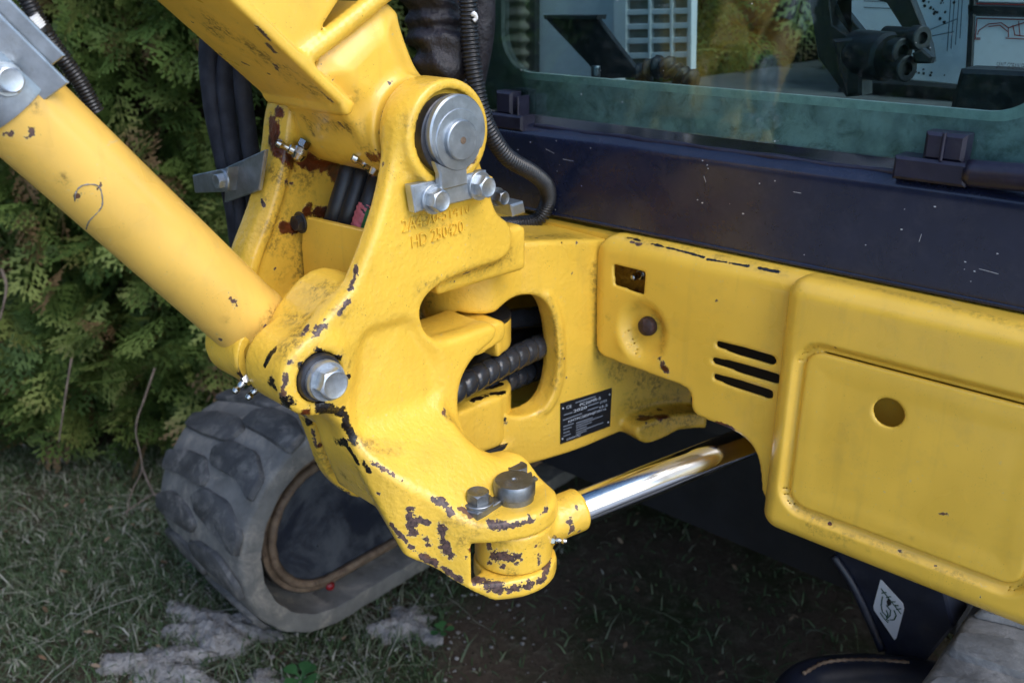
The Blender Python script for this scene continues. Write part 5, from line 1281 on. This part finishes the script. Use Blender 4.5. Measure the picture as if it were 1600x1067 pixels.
def dirt(px, py, rx, ry, h, seed, label):
    c = onz(px, py, 0); r = np.random.default_rng(seed); n = 80; V = []
    u, v = np.meshgrid(np.linspace(-1, 1, n), np.linspace(-1, 1, n), indexing='ij'); x = c[0] + u * rx; y = c[1] + v * ry; th = np.arctan2(v, u); pp = r.uniform(0, 6.28, 8)
    nz = np.zeros_like(u); amp = 1.0
    for o_ in range(5):
        fq = 26 * 2 ** o_
        for _ in range(4):
            qd_ = r.uniform(0, 6.28); nz += amp * np.abs(np.sin((x * math.cos(qd_) + y * math.sin(qd_)) * fq + r.uniform(0, 6.28))) / 4
        amp *= .62
    nz = nz / 1.6 - .62
    e = 1 - np.sqrt(u * u + v * v) * (1 + .30 * np.sin(3 * th + pp[0]) + .20 * np.sin(5 * th + pp[1]) + .12 * np.sin(9 * th + pp[2]))
    z = -.020 + gheight(x, y) + h * np.clip(e * 1.1, -.4, .8) + h * .75 * nz * np.clip(e * 3 + .6, 0, 1) + r.normal(0, .0014, u.shape)
    V = np.stack([x, y, z], -1).reshape(-1, 3)
    Fc = [(i * n + j, (i + 1) * n + j, (i + 1) * n + j + 1, i * n + j + 1) for i in range(n - 1) for j in range(n - 1)]
    o = link('soil_clod', mesh(V, Fc), M['soil_pale']); setp(o, label, 'soil', 'pale dry soil on the lawn'); return o
dirt(350, 980, .115, .070, .032, 1, 'large pale crumbled soil heap in front of the dusty track')
dirt(255, 1035, .105, .055, .026, 2, 'pale soil patch at the lower left end of the large heap')
dirt(635, 968, .068, .050, .026, 3, 'pale soil clump on the grass below the cylinder lug')
dirt(405, 1066, .05, .035, .020, 4, 'small pale soil patch at the bottom edge of the picture')
# small clods around
Vc = []; Fc = []
ico = [(0, 0, 1), (.89, 0, .45), (.28, .85, .45), (-.72, .53, .45), (-.72, -.53, .45), (.28, -.85, .45), (0, 0, -.4)]
icf = [(0, 1, 2), (0, 2, 3), (0, 3, 4), (0, 4, 5), (0, 5, 1), (6, 2, 1), (6, 3, 2), (6, 4, 3), (6, 5, 4), (6, 1, 5)]
for k in range(1100):
    q = random.choice([(345, 985), (250, 1040), (635, 965), (560, 1000), (300, 900), (500, 1040)]); c = onz(q[0], q[1], 0)
    x, y = random.gauss(c[0], .12), random.gauss(c[1], .08); r_ = random.choice([.0012, .0016, .002, .003, .0045]) * random.uniform(.6, 1.3); b = len(Vc)
    for p in ico: Vc.append((x + p[0] * r_ * random.uniform(.7, 1.3), y + p[1] * r_ * random.uniform(.7, 1.3), float(gheight(np.float64(x), np.float64(y))) - .008 + p[2] * r_ * random.uniform(.6, 1.2)))
    Fc += [tuple(i + b for i in f_) for f_ in icf]
o = link('soil_crumbs', mesh(Vc, Fc), M['soil_pale']); setp(o, 'small crumbs of pale soil scattered round the heaps', 'soil', None, 'stuff')
# fallen leaves and chips
Vc = []; Fc = []; tn = []
for k in range(170):
    x, y = random.uniform(-1.3, .5), random.uniform(.85, 1.85); z = float(gheight(np.float64(x), np.float64(y))) + random.uniform(-.006, .014); r_ = random.uniform(.004, .010); q = random.uniform(0, 6.28); b = len(Vc); tl = random.uniform(-.4, .4)
    for (u, v) in ((-1, 0), (-.3, .45), (.5, .35), (1, 0), (.4, -.4), (-.4, -.38)):
        Vc.append((x + r_ * (u * math.cos(q) - v * math.sin(q)), y + r_ * (u * math.sin(q) + v * math.cos(q)), z + r_ * (tl * u + .25 * abs(v)))); 
    Fc.append(tuple(range(b, b + 6))); tn += [random.random()] * 6
me = mesh(Vc, Fc, False); setattrf(me, 'tone', tn); o = link('leaf_litter', me, M['litter']); setp(o, 'dry brown leaf litter scattered over the lawn', 'litter', None, 'stuff')
# weeds
def weed(px, py, n, R_, seed, label):
    r = random.Random(seed); c = onz(px, py, .02); root = thing('lawn_weed', label, 'weed', (c[0], c[1], 0), 'broad-leaved weeds in the lawn')
    for k in range(n):
        q = 2 * math.pi * k / n + r.uniform(-.3, .3); L = R_ * r.uniform(.7, 1.1); V = []; Fc = []
        base = np.array([c[0], c[1], .004]); d = np.array([math.cos(q), math.sin(q), 0]); n_ = np.array([-d[1], d[0], 0])
        for i, (t, w) in enumerate(((0, .04), (.35, .06), (.55, .26), (.8, .36), (1.0, .22), (1.08, .03))):
            z = np.array([0, 0, L * (.75 * t - .45 * t * t)])
            for s in (-1, 0, 1): V.append(base + d * L * t + n_ * s * w * L + z + np.array([0, 0, abs(s) * .05 * L]))
        for i in range(5):
            for j in range(2): Fc.append((i * 3 + j, i * 3 + j + 1, i * 3 + j + 4, i * 3 + j + 3))
        me = mesh(V, Fc); setattrf(me, 'tone', [r.random()] * len(V)); link('leaf', me, M['clover'], root)
weed(470, 1050, 7, .030, 3, 'small bright green weed at the bottom edge beside the soil patch')
weed(305, 875, 5, .018, 4, 'small green weed just left of the track beside the soil heap')
weed(690, 975, 5, .020, 5, 'small green weed right of the soil clump below the lug')
